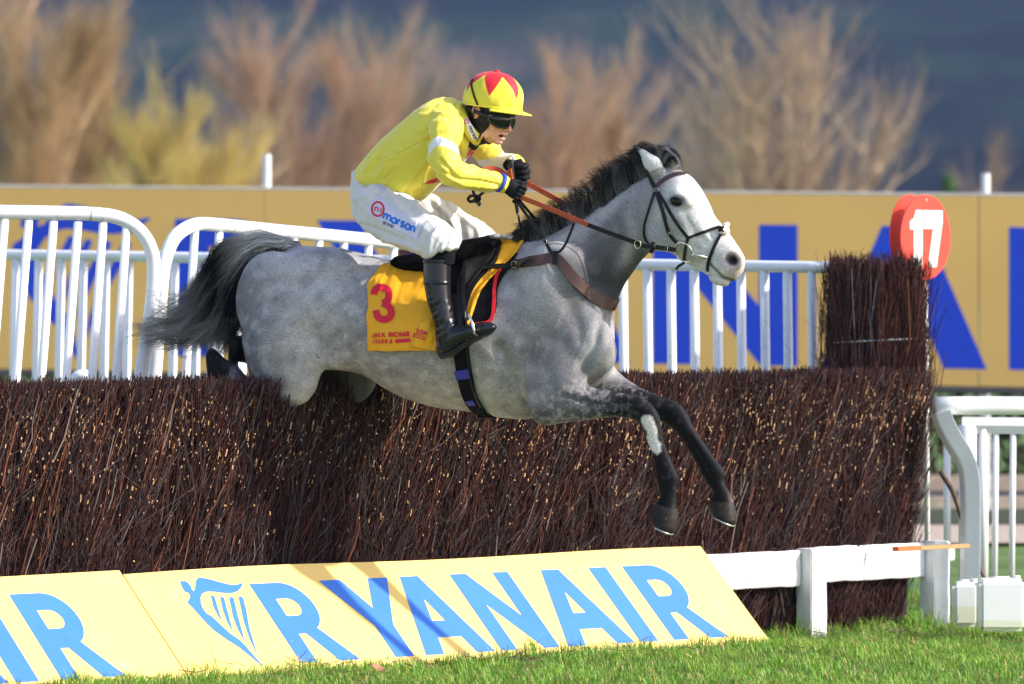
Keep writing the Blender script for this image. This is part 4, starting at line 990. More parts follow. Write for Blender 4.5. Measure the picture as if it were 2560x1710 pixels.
# tail dock so that the hair has a root
q = MB(); q.tube([HP(745, 625), HP(700, 622), HP(655, 630), HP(620, 660)], [.045, .042, .034, .015], 12)
o_ = q.build('tail_dock', mat('dock_skin', (.20, .20, .205), .8, .3, 60), HTHING, True)
def mane_col(t, v, g):
    bk = np.array([[.007, .007, .008]]); gy = np.array([[.24, .235, .245]])
    m = .7 if g.random() < .18 else g.uniform(0, .14); base = np.clip(.7 - t * 1.5, 0, .7) * (g.random() < .6)
    return bk * (1 - np.clip(m + base, 0, 1)) + gy * np.clip(m + base, 0, 1)
MANE = []
for (x0, y0), (dx1, dy1), (dx2, dy2) in (((1302, 610), (-8, -16), (-34, 6)), ((1318, 603), (-8, -26), (-46, -22)), ((1335, 596), (-8, -32), (-46, -38)), ((1360, 586), (-6, -36), (-36, -62)), ((1402, 568), (-8, -40), (-36, -72)), ((1453, 543), (-10, -44), (-40, -76)),
                                         ((1500, 512), (-10, -44), (-40, -78)), ((1540, 484), (-12, -48), (-46, -84)), ((1580, 456), (-14, -44), (-52, -80)), ((1612, 438), (-12, -40), (-48, -66)), ((1628, 430), (-8, -40), (-40, -58))):
    MANE.append([(x0 + 2, y0 + 9), (x0 + dx1 * .6, y0 + dy1 * .6), (x0 + dx1 * 1.3, y0 + dy1 * 1.25), (x0 + dx2 * .85, y0 + dy2 * .8)])
strands('mane', HTHING, MANE, (3, 9), 4200, mane_col, .0011, 9, .024, 4, 3., 380)
strands('forelock', HTHING, [[(1640, 425), (1622, 395), (1592, 380), (1566, 392)], [(1642, 420), (1626, 382), (1600, 366), (1578, 372)], [(1648, 416), (1640, 376), (1625, 364), (1603, 366)], [(1652, 414), (1655, 376), (1670, 372), (1694, 402)], [(1655, 412), (1664, 378), (1686, 384), (1706, 420)], [(1660, 412), (1676, 388), (1694, 398), (1708, 424)]], (3, 5), 1300, mane_col, .0011, 9, .03, 6, 2., 110)
# ================================================================ RIDER
def inpoly(x, y, poly):
    r = np.zeros(x.shape, bool); j = len(poly) - 1
    for i in range(len(poly)):
        (xi, yi), (xj, yj) = poly[i], poly[j]
        r ^= ((yi > y) != (yj > y)) & (x < (xj - xi) * (y - yi) / (yj - yi + 1e-9) + xi); j = i
    return r
def drape(bvh, px, py, off=.002, guess=0.):        # lay a traced point on a surface, lifted towards the viewer's side
    r = ray(px, py).normalized(); h = bvh.ray_cast(CAM, r)
    if h[0] is None:                                # just outside the outline: borrow the depth of the nearest part of it
        for k in range(2, 60, 2):
            for ddx, ddy in ((0, k), (-k, 0), (k, 0), (0, -k), (-k, k), (k, k)):
                q = bvh.ray_cast(CAM, ray(px + ddx, py + ddy).normalized())
                if q[0] is not None: break
            if q[0] is not None: break
        if q[0] is None: return HP(px, py, guess), HR.copy()
        n = q[1] if q[1].dot(r) < 0 else -q[1]
        return at(px, py, q[0].y - CAM.y) - r * off, (n - r).normalized()
    n = h[1] if h[1].dot(r) < 0 else -h[1]
    return h[0] - r * (off / max(.45, -n.dot(r))), n
def ribbon_px(mb, bvh, pts, wpx, off=.002, step=2.5, guess=0.):  # flat printed stroke laid on a surface
    P = [np.array(p, float) for p in pts]; Q = [P[0]]
    for a, b in zip(P[:-1], P[1:]):
        k = max(1, int(np.hypot(*(b - a)) / step)); Q += [a + (b - a) * (i + 1) / k for i in range(k)]
    L, Rr = [], []
    for i, p in enumerate(Q):
        t = Q[min(i + 1, len(Q) - 1)] - Q[max(i - 1, 0)]; t = t / (np.hypot(*t) + 1e-9); n = np.array([-t[1], t[0]]) * wpx / 2
        L.append(drape(bvh, *(p + n), off, guess)[0]); Rr.append(drape(bvh, *(p - n), off, guess)[0])
    n = len(Q); mb.add(L + Rr, [(i, i + 1, n + i + 1, n + i) for i in range(n - 1)])
def circ(cx, cy, r, a0=0, a1=360, n=16, ry=None): return [(cx + r * math.cos(R(a0 + (a1 - a0) * i / n)), cy + (ry or r) * math.sin(R(a0 + (a1 - a0) * i / n))) for i in range(n + 1)]
STK = {
 'm': (1.5, [[(0, 0), (0, 1)], [(0, .6)] + circ(.36, .62, .36, 180, 0, 8, .38) + [(.72, 0)], [(.72, .6)] + circ(1.08, .62, .36, 180, 0, 8, .38) + [(1.44, 0)]]),
 'o': (1.0, [circ(.48, .5, .48, 0, 360, 16, .5)]), 'r': (.55, [[(0, 0), (0, 1)], [(0, .55), (.12, .85), (.3, .98), (.48, 1)]]),
 's': (.8, [[(.68, .85), (.5, 1), (.2, .98), (.05, .8), (.15, .6), (.55, .45), (.7, .28), (.58, .05), (.3, 0), (.02, .15)]]),
 'n': (.85, [[(0, 0), (0, 1)], [(0, .6)] + circ(.36, .62, .36, 180, 0, 8, .38) + [(.72, 0)]]),
 'g': (1.0, [circ(.45, .5, .45, 0, 360, 14, .5), [(.9, 1), (.9, -.2), (.7, -.5), (.3, -.5), (.1, -.35)]]), 'u': (.9, [[(0, 1)] + circ(.36, .4, .36, 180, 360, 8, .4) + [(.72, 1)], [(.72, 0), (.72, .4)]]), 'p': (1.0, [circ(.48, .5, .45, 0, 360, 14, .5), [(0, 1), (0, -.6)]]),
 'J': (.62, [[(.5, 1.4), (.5, .3), (.35, .03), (.12, .05), (0, .3)]]), 'A': (1.05, [[(0, 0), (.46, 1.4), (.92, 0)], [(.17, .48), (.75, .48)]]), 'C': (1.0, [circ(.5, .7, .48, 55, 305, 12, .7)]),
 'K': (.95, [[(0, 0), (0, 1.4)], [(.78, 1.4), (.05, .6)], [(.28, .86), (.85, 0)]]), 'R': (.95, [[(0, 0), (0, 1.4), (.4, 1.4), (.68, 1.25), (.68, .9), (.4, .7), (0, .7)], [(.38, .7), (.78, 0)]]), 'I': (.3, [[(.05, 0), (.05, 1.4)]]),
 'H': (.95, [[(0, 0), (0, 1.4)], [(.75, 0), (.75, 1.4)], [(0, .7), (.75, .7)]]), 'S': (.9, [[(.72, 1.2), (.5, 1.4), (.2, 1.38), (.03, 1.1), (.15, .85), (.6, .6), (.75, .32), (.6, .05), (.28, 0), (0, .2)]]), 'O': (1.15, [circ(.52, .7, .5, 0, 360, 16, .7)]), 'N': (1.0, [[(0, 0), (0, 1.4), (.78, 0), (.78, 1.4)]]),
 'P': (.85, [[(0, 0), (0, 1.4), (.4, 1.4), (.65, 1.2), (.65, .9), (.4, .68), (0, .68)]]), 'T': (.85, [[(.38, 0), (.38, 1.4)], [(0, 1.4), (.76, 1.4)]]), 'E': (.8, [[(.65, 0), (0, 0), (0, 1.4), (.65, 1.4)], [(0, .7), (.55, .7)]]), ' ': (.5, []),
}
def stroke_text(mb, bvh, txt, x, y, ang, size, wt, sx=1., off=.0025, gap=.22, guess=0., down=None):
    ca, sa = math.cos(R(ang)), math.sin(R(ang)); dn = R(ang if down is None else down)
    for ch in txt:
        wd, st = STK[ch]
        for pl in st:
            ribbon_px(mb, bvh, [(x + u * size * sx * ca + v * size * math.sin(dn), y + u * size * sx * sa - v * size * math.cos(dn)) for u, v in pl], wt, off, 2., guess)
        adv = (wd + gap) * size * sx; x += adv * ca; y += adv * sa

JT = thing('person', 'jockey in yellow silks and white breeches crouched over the grey horse', 'person', HP(1060, 880, 0))
PHI, PIT = R(30), R(12)
GF0 = Vector((math.cos(PHI), -math.sin(PHI), 0)); GR = Vector((-math.sin(PHI), -math.cos(PHI), 0))
GF = (GF0 * math.cos(PIT) - UP * math.sin(PIT)); GU = (UP * math.cos(PIT) + GF0 * math.sin(PIT))
HC = HP(1222, 285, 0)
def LH(x, y, z): return HC + GF * x + GR * y + GU * z
def eh(mb, x, y, z, a, b, c, n=20, m=12): mb.ell(LH(x, y, z), GF * a, GR * b, GU * c, n, m)
def chain(mb, rows, sides=12, sub=4):              # rows (px,py,l,r)
    S = spline(rows, (len(rows) - 1) * sub + 1)
    mb.tube([HP(r[0], r[1], r[2]) for r in S], [max(.003, r[3]) for r in S], sides)
    e0, e1 = rows[0], rows[-1]
    for e in (e0, e1): mb.ell(HP(e[0], e[1], e[2]), HF * e[3], HR * e[3], UP * e[3], 12, 8)
def inflate(me, amt): set_co(me, get_co(me) + get_no(me) * amt)

ARM_N = [(1118, 314, .15, .076), (1112, 345, .21, .074), (1110, 385, .25, .070), (1122, 424, .265, .064), (1150, 438, .235, .058), (1190, 446, .18, .054), (1228, 454, .12, .047), (1262, 462, .08, .034)]
ARM_F = [(1180, 335, -.15, .075), (1205, 362, -.21, .070), (1228, 392, -.25, .062), (1248, 408, -.235, .055), (1270, 408, -.20, .047), (1292, 408, -.155, .036)]
TORSO = [(890, 440, 975, 478, .14, 0), (897, 428, 1020, 497, .16, 0), (925, 392, 1050, 496, .175, 0), (962, 352, 1074, 478, .185, 0), (1005, 314, 1098, 455, .195, 0), (1052, 276, 1126, 428, .20, 0), (1092, 252, 1150, 400, .19, 0), (1122, 246, 1174, 375, .125, 0), (1146, 258, 1188, 354, .075, 0)]
THIGH_N = [(955, 452, 888, 500, .11, .09), (990, 474, 888, 535, .10, .13), (1030, 500, 912, 572, .09, .18), (1072, 532, 960, 600, .082, .23), (1110, 558, 1010, 618, .074, .275), (1139, 582, 1050, 632, .067, .303), (1148, 602, 1062, 641, .060, .313), (1145, 614, 1070, 643, .052, .316)]
THIGH_F = [(1010, 470, 950, 520, .10, -.09), (1075, 486, 1010, 560, .09, -.14), (1120, 507, 1075, 590, .082, -.20), (1165, 536, 1125, 615, .075, -.25), (1212, 564, 1168, 640, .068, -.285), (1244, 592, 1200, 660, .062, -.30), (1250, 625, 1205, 676, .055, -.305)]
PELVIS = [(892, 428, 965, 468, .135, 0), (888, 460, 1000, 492, .16, 0), (890, 505, 1020, 520, .16, 0), (925, 548, 1010, 540, .11, 0)]

def body_skin():
    mb = MB()
    eh(mb, 0, 0, .045, .098, .077, .105); eh(mb, .040, 0, -.035, .062, .062, .078); eh(mb, .030, 0, -.088, .060, .050, .044); eh(mb, .074, 0, -.113, .024, .027, .020)
    eh(mb, .082, 0, .012, .022, .055, .016); eh(mb, .100, 0, -.074, .0135, .025, .011); eh(mb, .094, 0, -.0975, .0145, .022, .010); eh(mb, .06, 0, -.075, .04, .042, .035)
    mb.tube([LH(.088, 0, .01), LH(.106, 0, -.02), LH(.121, 0, -.044), LH(.118, 0, -.056)], [.010, .011, .0125, .011], 12); eh(mb, .122, 0, -.052, .0125, .0125, .0115)
    for s in (1, -1):
        eh(mb, .058, .046 * s, -.030, .032, .020, .022); eh(mb, .109, .011 * s, -.056, .011, .009, .009)
        eh(mb, .02, .05 * s, -.085, .045, .018, .03)
        eh(mb, -.018, .079 * s, .006, .019, .009, .031)
    mb.tube([LH(-.015, 0, -.03), HP(1190, 318, 0), HP(1160, 340, 0)], [.058, .057, .068], 16)
    sh = lambda rows, k, dw: [(a[0] + (a[2] - a[0]) * k, a[1] + (a[3] - a[1]) * k, a[2] + (a[0] - a[2]) * k, a[3] + (a[1] - a[3]) * k, a[4] * dw) + tuple(a[5:]) for a in rows]
    ribs(mb, sh(TORSO, .12, .78), 3, 18); ribs(mb, sh(PELVIS, .12, .78), 3, 18); ribs(mb, sh(THIGH_N, .16, .7), 2, 14); ribs(mb, sh(THIGH_F, .16, .7), 2, 14)
    chain(mb, [(a[0], a[1], a[2], a[3] * .62) for a in ARM_N], 10, 2); chain(mb, [(a[0], a[1], a[2], a[3] * .62) for a in ARM_F], 10, 2)
    chain(mb, [(1105, 630, .315, .042), (1095, 700, .325, .042), (1112, 800, .34, .032), (1120, 855, .34, .03), (1195, 830, .35, .025)], 10, 2)
    chain(mb, [(1225, 650, -.305, .042), (1235, 720, -.33, .042), (1250, 800, -.34, .032), (1258, 850, -.34, .03), (1310, 830, -.35, .022)], 10, 2)
    me = voxel(mb, .0034, 4, .5)
    co = get_co(me); no = get_no(me); q = co - np.array(HC)
    X, Y, Z = q @ np.array(GF), q @ np.array(GR), q @ np.array(GU)
    md = np.hypot((Z + .0865 + .25 * Y ** 2 * 10) / .0042, np.clip(np.abs(Y) - .018, 0, 9) / .006); f = np.exp(-md ** 2) * (X > .07)
    co -= no * (f * .010)[:, None]
    nd = np.exp(-(np.hypot((Z + .064) / .004, (np.abs(Y) - .010) / .004)) ** 2) * (X > .09); co -= no * (nd * .004)[:, None]
    ear = np.exp(-(np.hypot((X + .016) / .010, (Z - .006) / .018)) ** 2) * (np.abs(Y) > .082); co -= no * (ear * .006)[:, None]
    set_co(me, co)
    C = np.tile(np.array([.78, .42, .30]), (len(co), 1)); n4 = np.array([noise.noise(Vector(p) * 60) for p in co])
    def mx(f, c):
        nonlocal C
        f = np.clip(f, 0, 1)[:, None]; C = C * (1 - f) + np.array(c)[None] * f
    mx(.5 * np.exp(-((X - .075) / .03) ** 2 - ((np.abs(Y) - .04) / .02) ** 2 - ((Z + .05) / .022) ** 2), (.60, .26, .19))
    mx(.6 * np.exp(-((X - .125) / .012) ** 2 - (Z + .05) ** 2 / .0003), (.60, .27, .20))
    mx(.55 * np.exp(-(np.hypot((Z + .0865) / .012, Y / .024)) ** 4) * (X > .075), (.50, .19, .16)); mx(f * 1.2, (.06, .02, .018)); mx(nd, (.12, .04, .03)); mx(.7 * ear, (.40, .13, .10)); mx(.3 * (np.abs(Y) > .075), (.6, .28, .22))
    mx(.22 * smooth01(-Z, .088, .12), (.40, .26, .20))
    C *= (1 + .08 * n4)[:, None]; set_col(me, np.clip(C, 0, 1))
    m = mat_attr('skin', .5, .4, .06, 500, .12, 700); b = m.node_tree.nodes['Principled BSDF']; b.inputs['Subsurface Weight'].default_value = .12; b.inputs['Subsurface Radius'].default_value = (.008, .003, .0015)
    me.materials.clear(); me.materials.append(m); link('body', me, JT)
body_skin()

def folds(co, no, seed, freq, amp, stretch_dir, ratio=.28):
    d = np.array(Vector(stretch_dir).normalized()); along = co @ d; q = co - np.outer(along * (1 - ratio), d)
    out = np.empty(len(co))
    for i, p in enumerate(q):
        a = noise.noise(Vector(p) * freq + Vector((seed, 0, 0))); out[i] = (1 - abs(a) * 2.2)
    return np.clip(out, -.6, 1) * amp
def creases(co, lines, mask=None):
    x, y = proj(co); d = np.zeros(len(co))
    for pts, wd, dep in lines:
        e = seg_d(x, y, pts); t = np.exp(-(e / wd) ** 2) * dep * 1.5
        d += t
    return d if mask is None else d * mask

# ---- silks
def silks():
    mb = MB(); ribs(mb, TORSO, 4, 30)
    chain(mb, [(1110, 298, .08, .08), (1116, 310, .13, .078)], 16); chain(mb, [(1165, 318, -.10, .08), (1180, 335, -.14, .075)], 16)
    chain(mb, ARM_N, 18); chain(mb, ARM_F, 16)
    for s in (1, -1): mb.ell(HP(1108 if s > 0 else 1160, 322, .13 * s), HF * .080, HR * .075, UP * .080)
    me = voxel(mb, .0046, 8, .5); co = get_co(me); no = get_no(me); x, y = proj(co)
    lat = (co - np.array(P0)) @ np.array(HR); nr = (lat > .0)
    push = folds(co, no, 3., 15., .0060, HF * .75 + UP * .66, .16)
    push += folds(co, no, 9., 22., .0032, HF * .45 + UP * .9, .14)
    push += creases(co, [([(1072, 346), (1030, 368), (980, 392), (927, 402)], 3, -.004), ([(1076, 390), (1060, 430), (1052, 470)], 7, .007), ([(1090, 425), (1075, 452), (1040, 480)], 6, -.006),
                         ([(934, 430), (952, 385), (975, 360)], 5, -.007), ([(948, 440), (970, 400), (1000, 378)], 5, .006), ([(962, 450), (990, 420)], 5, -.006), ([(915, 425), (935, 395)], 5, .005), ([(1000, 480), (1030, 440), (1062, 405)], 7, .006),
                         ([(1112, 300), (1080, 312), (1050, 330)], 6, .006), ([(1130, 330), (1100, 335), (1068, 352)], 6, -.007), ([(1140, 350), (1150, 375), (1152, 388)], 6, -.008), ([(1052, 290), (1100, 282), (1140, 300)], 5, .004),
                         ([(1105, 428), (1150, 448), (1200, 452), (1245, 462)], 4, -.005), ([(1118, 440), (1160, 462), (1210, 468), (1242, 470)], 4, .005), ([(1125, 405), (1160, 418), (1210, 432)], 5, -.004), ([(1100, 400), (1120, 420), (1135, 440)], 5, -.006)], nr)
    push *= np.clip(1 - (np.exp(-((x - 1262) / 10) ** 2)), 0, 1)
    co = co + no * push[:, None]; set_co(me, co); x, y = proj(co)
    YELL = np.array([.84, .71, .08]); WH = (.82, .81, .80); RED = (.70, .02, .028)
    C = np.tile(YELL, (len(co), 1))
    def put(mask, c): C[mask] = c
    put(inpoly(x, y, [(1070, 388), (1071, 368), (1079, 352), (1092, 339), (1121, 349), (1142, 364), (1153, 388), (1133, 376), (1113, 366), (1092, 364), (1080, 374)]) & (lat > .12), WH)
    put(inpoly(x, y, [(1180, 404), (1225, 397), (1254, 386), (1262, 372), (1285, 386), (1292, 402), (1278, 428), (1180, 430)]) & (lat < -.06), WH)
    put(inpoly(x, y, [(1056, 461), (1075, 450), (1105, 440), (1128, 442), (1105, 458), (1095, 455), (1080, 459)]) & (lat < .205), RED)
    put(inpoly(x, y, [(1164, 397), (1170, 380), (1181, 366), (1184, 381), (1178, 392), (1170, 400)]) & (lat < .12), RED)
    put(inpoly(x, y, [(1034, 290), (1048, 270), (1054, 278), (1046, 290)]) & (lat < .04), RED)
    put(inpoly(x, y, [(1150, 392), (1168, 399), (1186, 396), (1182, 408), (1165, 410)]) & (lat < .14) & (lat > -.1), WH)
    set_col(me, C)
    m = mat_attr('silk', .52, .35, .0, 1, .55, 26., sheen=.2, stretch=((0, R(35), R(20)), (.22, 1, 1))); me.materials.clear(); me.materials.append(m)
    link('shirt', me, JT)
    return bvh_of(me)
SH_BVH = silks()
def small_parts():
    # elastic wrist band, cuff, collar with its badge
    mb = MB(); mb.tube([HP(1247, 455, .10), HP(1253, 458, .09)], [.048, .047], 20); mb.build('wrist_band', mat('blue_elastic', (.03, .07, .42), .6, .15, 30), JT, True)
    mb = MB(); mb.tube([HP(1255, 459, .09), HP(1262, 462, .082), HP(1270, 465, .076)], [.044, .042, .035], 18); mb.build('cuff', mat('silk_cuff', (.84, .72, .06), .5, .1, 30, bump=.8, bscale=70), JT, True)
    mb = MB(); mb.tube([HP(1280, 406, -.175), HP(1291, 411, -.155), HP(1301, 418, -.14)], [.040, .038, .032], 18); mb.build('cuff', mat('silk_cuff_far', (.84, .72, .06), .5, .1, 30, bump=.8, bscale=70), JT, True)
    mb = MB()
    A = [(1148, 250, 1194, 366, .118, 0, 2.1), (1157, 260, 1206, 358, .108, 0, 2.1), (1168, 270, 1214, 350, .098, 0, 2.1), (1176, 280, 1217, 345, .09, 0, 2.1)]
    rings = [ring((a[0], a[1]), (a[2], a[3]), a[4], 0, 36, 2.1) for a in A]; mb.loft(rings, cap=False)
    cb = mb.build('collar', mat('silk_collar', (.84, .72, .06), .45, .06, 20, bump=.3, bscale=40), JT, True); md = cb.modifiers.new('t', 'SOLIDIFY'); md.thickness = .006
    bv = BVHTree.FromPolygons([Vector(v) for v in mb.V], mb.F)
    # badge on the collar
    pb = [(1161, 297), (1166, 294), (1178, 309), (1196, 344), (1181, 351), (1171, 328), (1160, 305)]
    g = MB(); n = 9; rows = []
    L_ = spline([(1160, 297), (1166, 315), (1172, 332), (1181, 351)], n); R_ = spline([(1168, 294), (1178, 309), (1187, 326), (1196, 345)], n)
    for i in range(n): rows.append([drape(bv, *(L_[i] * (1 - f) + R_[i] * f), .005, .05)[0] for f in (0, .25, .5, .75, 1)])
    g.loft(rows, cap=False, closed=False); g.build('badge', mat('badge_white', (.78, .78, .80), .6, .04, 30), JT, True)
    gb = BVHTree.FromPolygons([Vector(v) for v in g.V], g.F)
    t1 = MB(); stroke_text(t1, gb, 'morson', 1171, 318, 63, 6.2, 2.0, .88, .001, .2, .05); t1.build('badge_lettering', mat('badge_ink', (.02, .025, .06), .6), JT)
    t1 = MB(); ribbon_px(t1, gb, circ(1167, 303, 5.6, 0, 360, 14), 1.9, .001, 1.5, .05); ribbon_px(t1, gb, [(1164, 303), (1167, 300), (1170, 304)], 1.6, .001, 1.5, .05); t1.build('badge_ring', mat('badge_red', (.7, .03, .04), .6), JT)
small_parts()

# ---- breeches
def breeches():
    mb = MB(); ribs(mb, PELVIS, 4, 26); ribs(mb, THIGH_N, 4, 24); ribs(mb, THIGH_F, 4, 24)
    me = voxel(mb, .0046, 8, .5); co = get_co(me); no = get_no(me); lat = (co - np.array(P0)) @ np.array(HR)
    push = folds(co, no, 1., 14., .0065, HF * .62 - UP * .55 + HR * .3, .22) + folds(co, no, 7., 16., .004, HF * .5 + UP * .85, .2) + folds(co, no, 5., 22., .0018, HF * .3 + UP * .9, .2)
    push += creases(co, [([(1040, 512), (1020, 505), (1000, 492)], 6, .006), ([(1075, 545), (1050, 560), (1045, 590)], 6, -.006), ([(1100, 570), (1080, 595), (1075, 630)], 6, .007), ([(1125, 580), (1100, 610), (1092, 640)], 5, -.006), ([(900, 460), (940, 480), (985, 492)], 5, -.005),
                         ([(892, 500), (920, 490), (960, 492)], 6, .005), ([(905, 560), (950, 575), (1010, 600)], 6, -.006), ([(960, 598), (1010, 608), (1050, 625)], 5, .006), ([(1070, 640), (1100, 622), (1140, 615)], 5, .006), ([(1138, 590), (1120, 600), (1110, 625)], 5, -.005)], lat > .05)
    push += creases(co, [([(1085, 505), (1120, 540), (1140, 580)], 7, .007), ([(1110, 510), (1150, 545), (1160, 590)], 7, -.007), ([(1150, 540), (1190, 570), (1200, 600)], 6, .006), ([(1070, 500), (1095, 530), (1100, 560)], 6, -.006)], lat < -.02)
    set_co(me, co + no * push[:, None])
    m = mat('white_breeches', (.66, .645, .62), .6, .03, 10, bump=.03, bscale=120, spec=.35, dirt=((.70, .64, .54), 5., .66)); me.materials.clear(); me.materials.append(m)
    link('breeches', me, JT); bv = bvh_of(me)
    # waistband strip
    g = MB(); n = 14; T = spline([(895, 430), (915, 432), (938, 440), (955, 455), (965, 470)], n); B = spline([(893, 445), (912, 446), (932, 453), (948, 466), (958, 478)], n)
    g.loft([[drape(bv, *(T[i] * (1 - f) + B[i] * f), .004, .1)[0] for f in (0, .33, .66, 1)] for i in range(3, n)], cap=False, closed=False); g.build('waistband', mat('lilac_band', (.56, .54, .66), .6, .08, 20), JT, True)
    # sponsor patch
    g = MB(); n = 18; m_ = 8
    T = spline([(931, 503), (944, 487), (975, 508), (1012, 532), (1059, 560)], n); B = spline([(914, 524), (934, 543), (975, 566), (1008, 583), (1041, 599)], n)
    g.loft([[drape(bv, *(T[i] * (1 - f) + B[i] * f), .0025, .2)[0] for f in np.linspace(0, 1, m_)] for i in range(n)], cap=False, closed=False)
    g.build('sponsor_patch', mat('patch_cloth', (.66, .64, .74), .55, .05, 12, bump=.2, bscale=50), JT, True)
    pv = BVHTree.FromPolygons([Vector(v) for v in g.V], g.F)
    ink = mat('patch_blue', (.01, .16, .66), .5, .05, 10); red = mat('patch_red', (.68, .015, .03), .5, .05, 10); navy = mat('patch_navy', (.03, .035, .14), .5)
    t1 = MB(); stroke_text(t1, pv, 'morson', 957.5, 545.5, 24.5, 13.0, 5.2, .97, .0012, .22, .2, 17); t1.build('patch_lettering', ink, JT)
    t1 = MB(); stroke_text(t1, pv, 'group', 957, 557, 24, 5.2, 1.5, 1.0, .0012, .25, .2, 17); t1.build('patch_small_lettering', navy, JT)
    t1 = MB(); ribbon_px(t1, pv, circ(944.5, 522.5, 14.8, 0, 360, 26, 17.5), 5.0, .0012, 2., .2); t1.build('patch_ring', red, JT)
    t1 = MB(); stroke_text(t1, pv, 'm', 936.5, 527, 14, 10.5, 3.2, 1.0, .0012, .2, .2); t1.build('patch_monogram', red, JT)
breeches()

# ---- boots
M_BOOT = mat('black_boot_leather', (.006, .006, .010), .30, .3, 9, bump=.06, bscale=38, spec=.45, coat=.15)
def boot(dx, s, near):
    sock = MB(); ribs(sock, [(1132 + dx, 606, 1080 + dx, 622, .040, .315 * s), (1137 + dx, 628, 1070 + dx, 640, .053, .318 * s), (1134 + dx, 662, 1067 + dx, 664, .052, .322 * s)], 4, 22)
    me = voxel(sock, .004, 3); co = get_co(me); no = get_no(me); set_co(me, co + no * (np.sin(co[:, 2] * 520 + co[:, 0] * 60) * .0012)[:, None])
    me.materials.clear(); me.materials.append(mat('black_sock', (.006, .006, .009), .9, .3, 60, bump=.3, bscale=200, spec=.15)); link('sock', me, JT)
    mb = MB()
    ribs(mb, [(1126 + dx, 650, 1060 + dx, 650, .058, .325 * s), (1125 + dx, 705, 1061 + dx, 705, .057, .33 * s), (1128 + dx, 755, 1072 + dx, 760, .052, .335 * s), (1137 + dx, 806, 1089 + dx, 812, .046, .34 * s), (1150 + dx, 838, 1091 + dx, 850, .043, .34 * s), (1150 + dx, 858, 1094 + dx, 885, .040, .34 * s)], 4, 24)
    ribs(mb, [(1094 + dx, 850, 1104 + dx, 894, .034, .34 * s), (1128 + dx, 815, 1130 + dx, 886, .042, .342 * s), (1162 + dx, 812, 1160 + dx, 862, .045, .345 * s), (1198 + dx, 806, 1192 + dx, 850, .046, .35 * s), (1222 + dx, 806, 1216 + dx, 842, .040, .354 * s), (1236 + dx, 811, 1232 + dx, 830, .024, .356 * s), (1240 + dx, 817, 1238 + dx, 824, .010, .356 * s)], 4, 20)
    me = voxel(mb, .004, 5); co = get_co(me); no = get_no(me); x, y = proj(co)
    w_ = smooth01(y, 725, 770) * smooth01(y, 860, 825) * .75
    push = w_ * (folds(co, no, 2., 24., .0032, HF * .8 + UP * .55, .25) + .0008 * np.sin(y * .33 + x * .2))
    push += creases(co, [([(1050 + dx, 707), (1135 + dx, 707)], 2.2, .003), ([(1050 + dx, 652), (1135 + dx, 652)], 3, .002)])
    set_co(me, co + no * push[:, None]); me.materials.clear(); me.materials.append(M_BOOT); bo = link('boot', me, JT)
    # sole
    q = MB(); ribs(q, [(1098 + dx, 880, 1106 + dx, 899, .032, .34 * s), (1130 + dx, 876, 1134 + dx, 890, .036, .342 * s), (1160 + dx, 856, 1163 + dx, 868, .034, .345 * s), (1194 + dx, 838, 1198 + dx, 850, .042, .35 * s), (1222 + dx, 826, 1226 + dx, 834, .03, .354 * s), (1236 + dx, 820, 1239 + dx, 824, .01, .356 * s)], 3, 16)
    so = q.build('sole', mat('boot_sole', (.010, .010, .011), .6, .2, 30), bo, True); so.matrix_parent_inverse = Matrix.Identity(4)
boot(0, 1, True); boot(118, -1, False)

# ---- gloves
M_GLOVE = mat('black_glove', (.008, .008, .011), .75, .3, 40, bump=.3, bscale=90, spec=.2)
def gloves():
    mb = MB(); ribs(mb, [(1266, 446, 1262, 482, .026, .080), (1280, 449, 1271, 490, .030, .080), (1296, 458, 1281, 497, .030, .074), (1306, 466, 1290, 497, .024, .068)], 4, 18)
    for k in range(4):
        x0, y0 = 1303 - 4.5 * k, 466 + 9.5 * k
        chain(mb, [(x0, y0, .090, .0115), (x0 + 9, y0 + 5, .070, .011), (x0 + 8, y0 + 9, .046, .010), (x0 - 5, y0 + 9, .040, .009)], 10, 3)
    chain(mb, [(1280, 454, .050, .013), (1298, 456, .032, .012), (1310, 466, .036, .010)], 10, 3)
    me = voxel(mb, .0028, 2); me.materials.clear(); me.materials.append(M_GLOVE); link('glove', me, JT)
    mb = MB(); ribs(mb, [(1303, 396, 1268, 410, .026, -.12), (1312, 410, 1268, 428, .030, -.10), (1317, 426, 1274, 448, .030, -.09), (1314, 446, 1285, 460, .026, -.085)], 4, 18)
    for k in range(4):
        x0, y0 = (1315, 1319, 1318, 1311)[k], 412 + 14 * k
        chain(mb, [(x0 - 4, y0, -.110, .012), (x0 + 2, y0 + 2, -.075, .0125), (x0 - 7, y0 + 5, -.045, .0115), (x0 - 22, y0 + 6, -.042, .010)], 10, 3)
    chain(mb, [(1268, 420, -.075, .014), (1263, 412, -.055, .013), (1270, 402, -.045, .011)], 10, 3)
    me = voxel(mb, .0028, 2); me.materials.clear(); me.materials.append(M_GLOVE); link('glove', me, JT)
gloves()

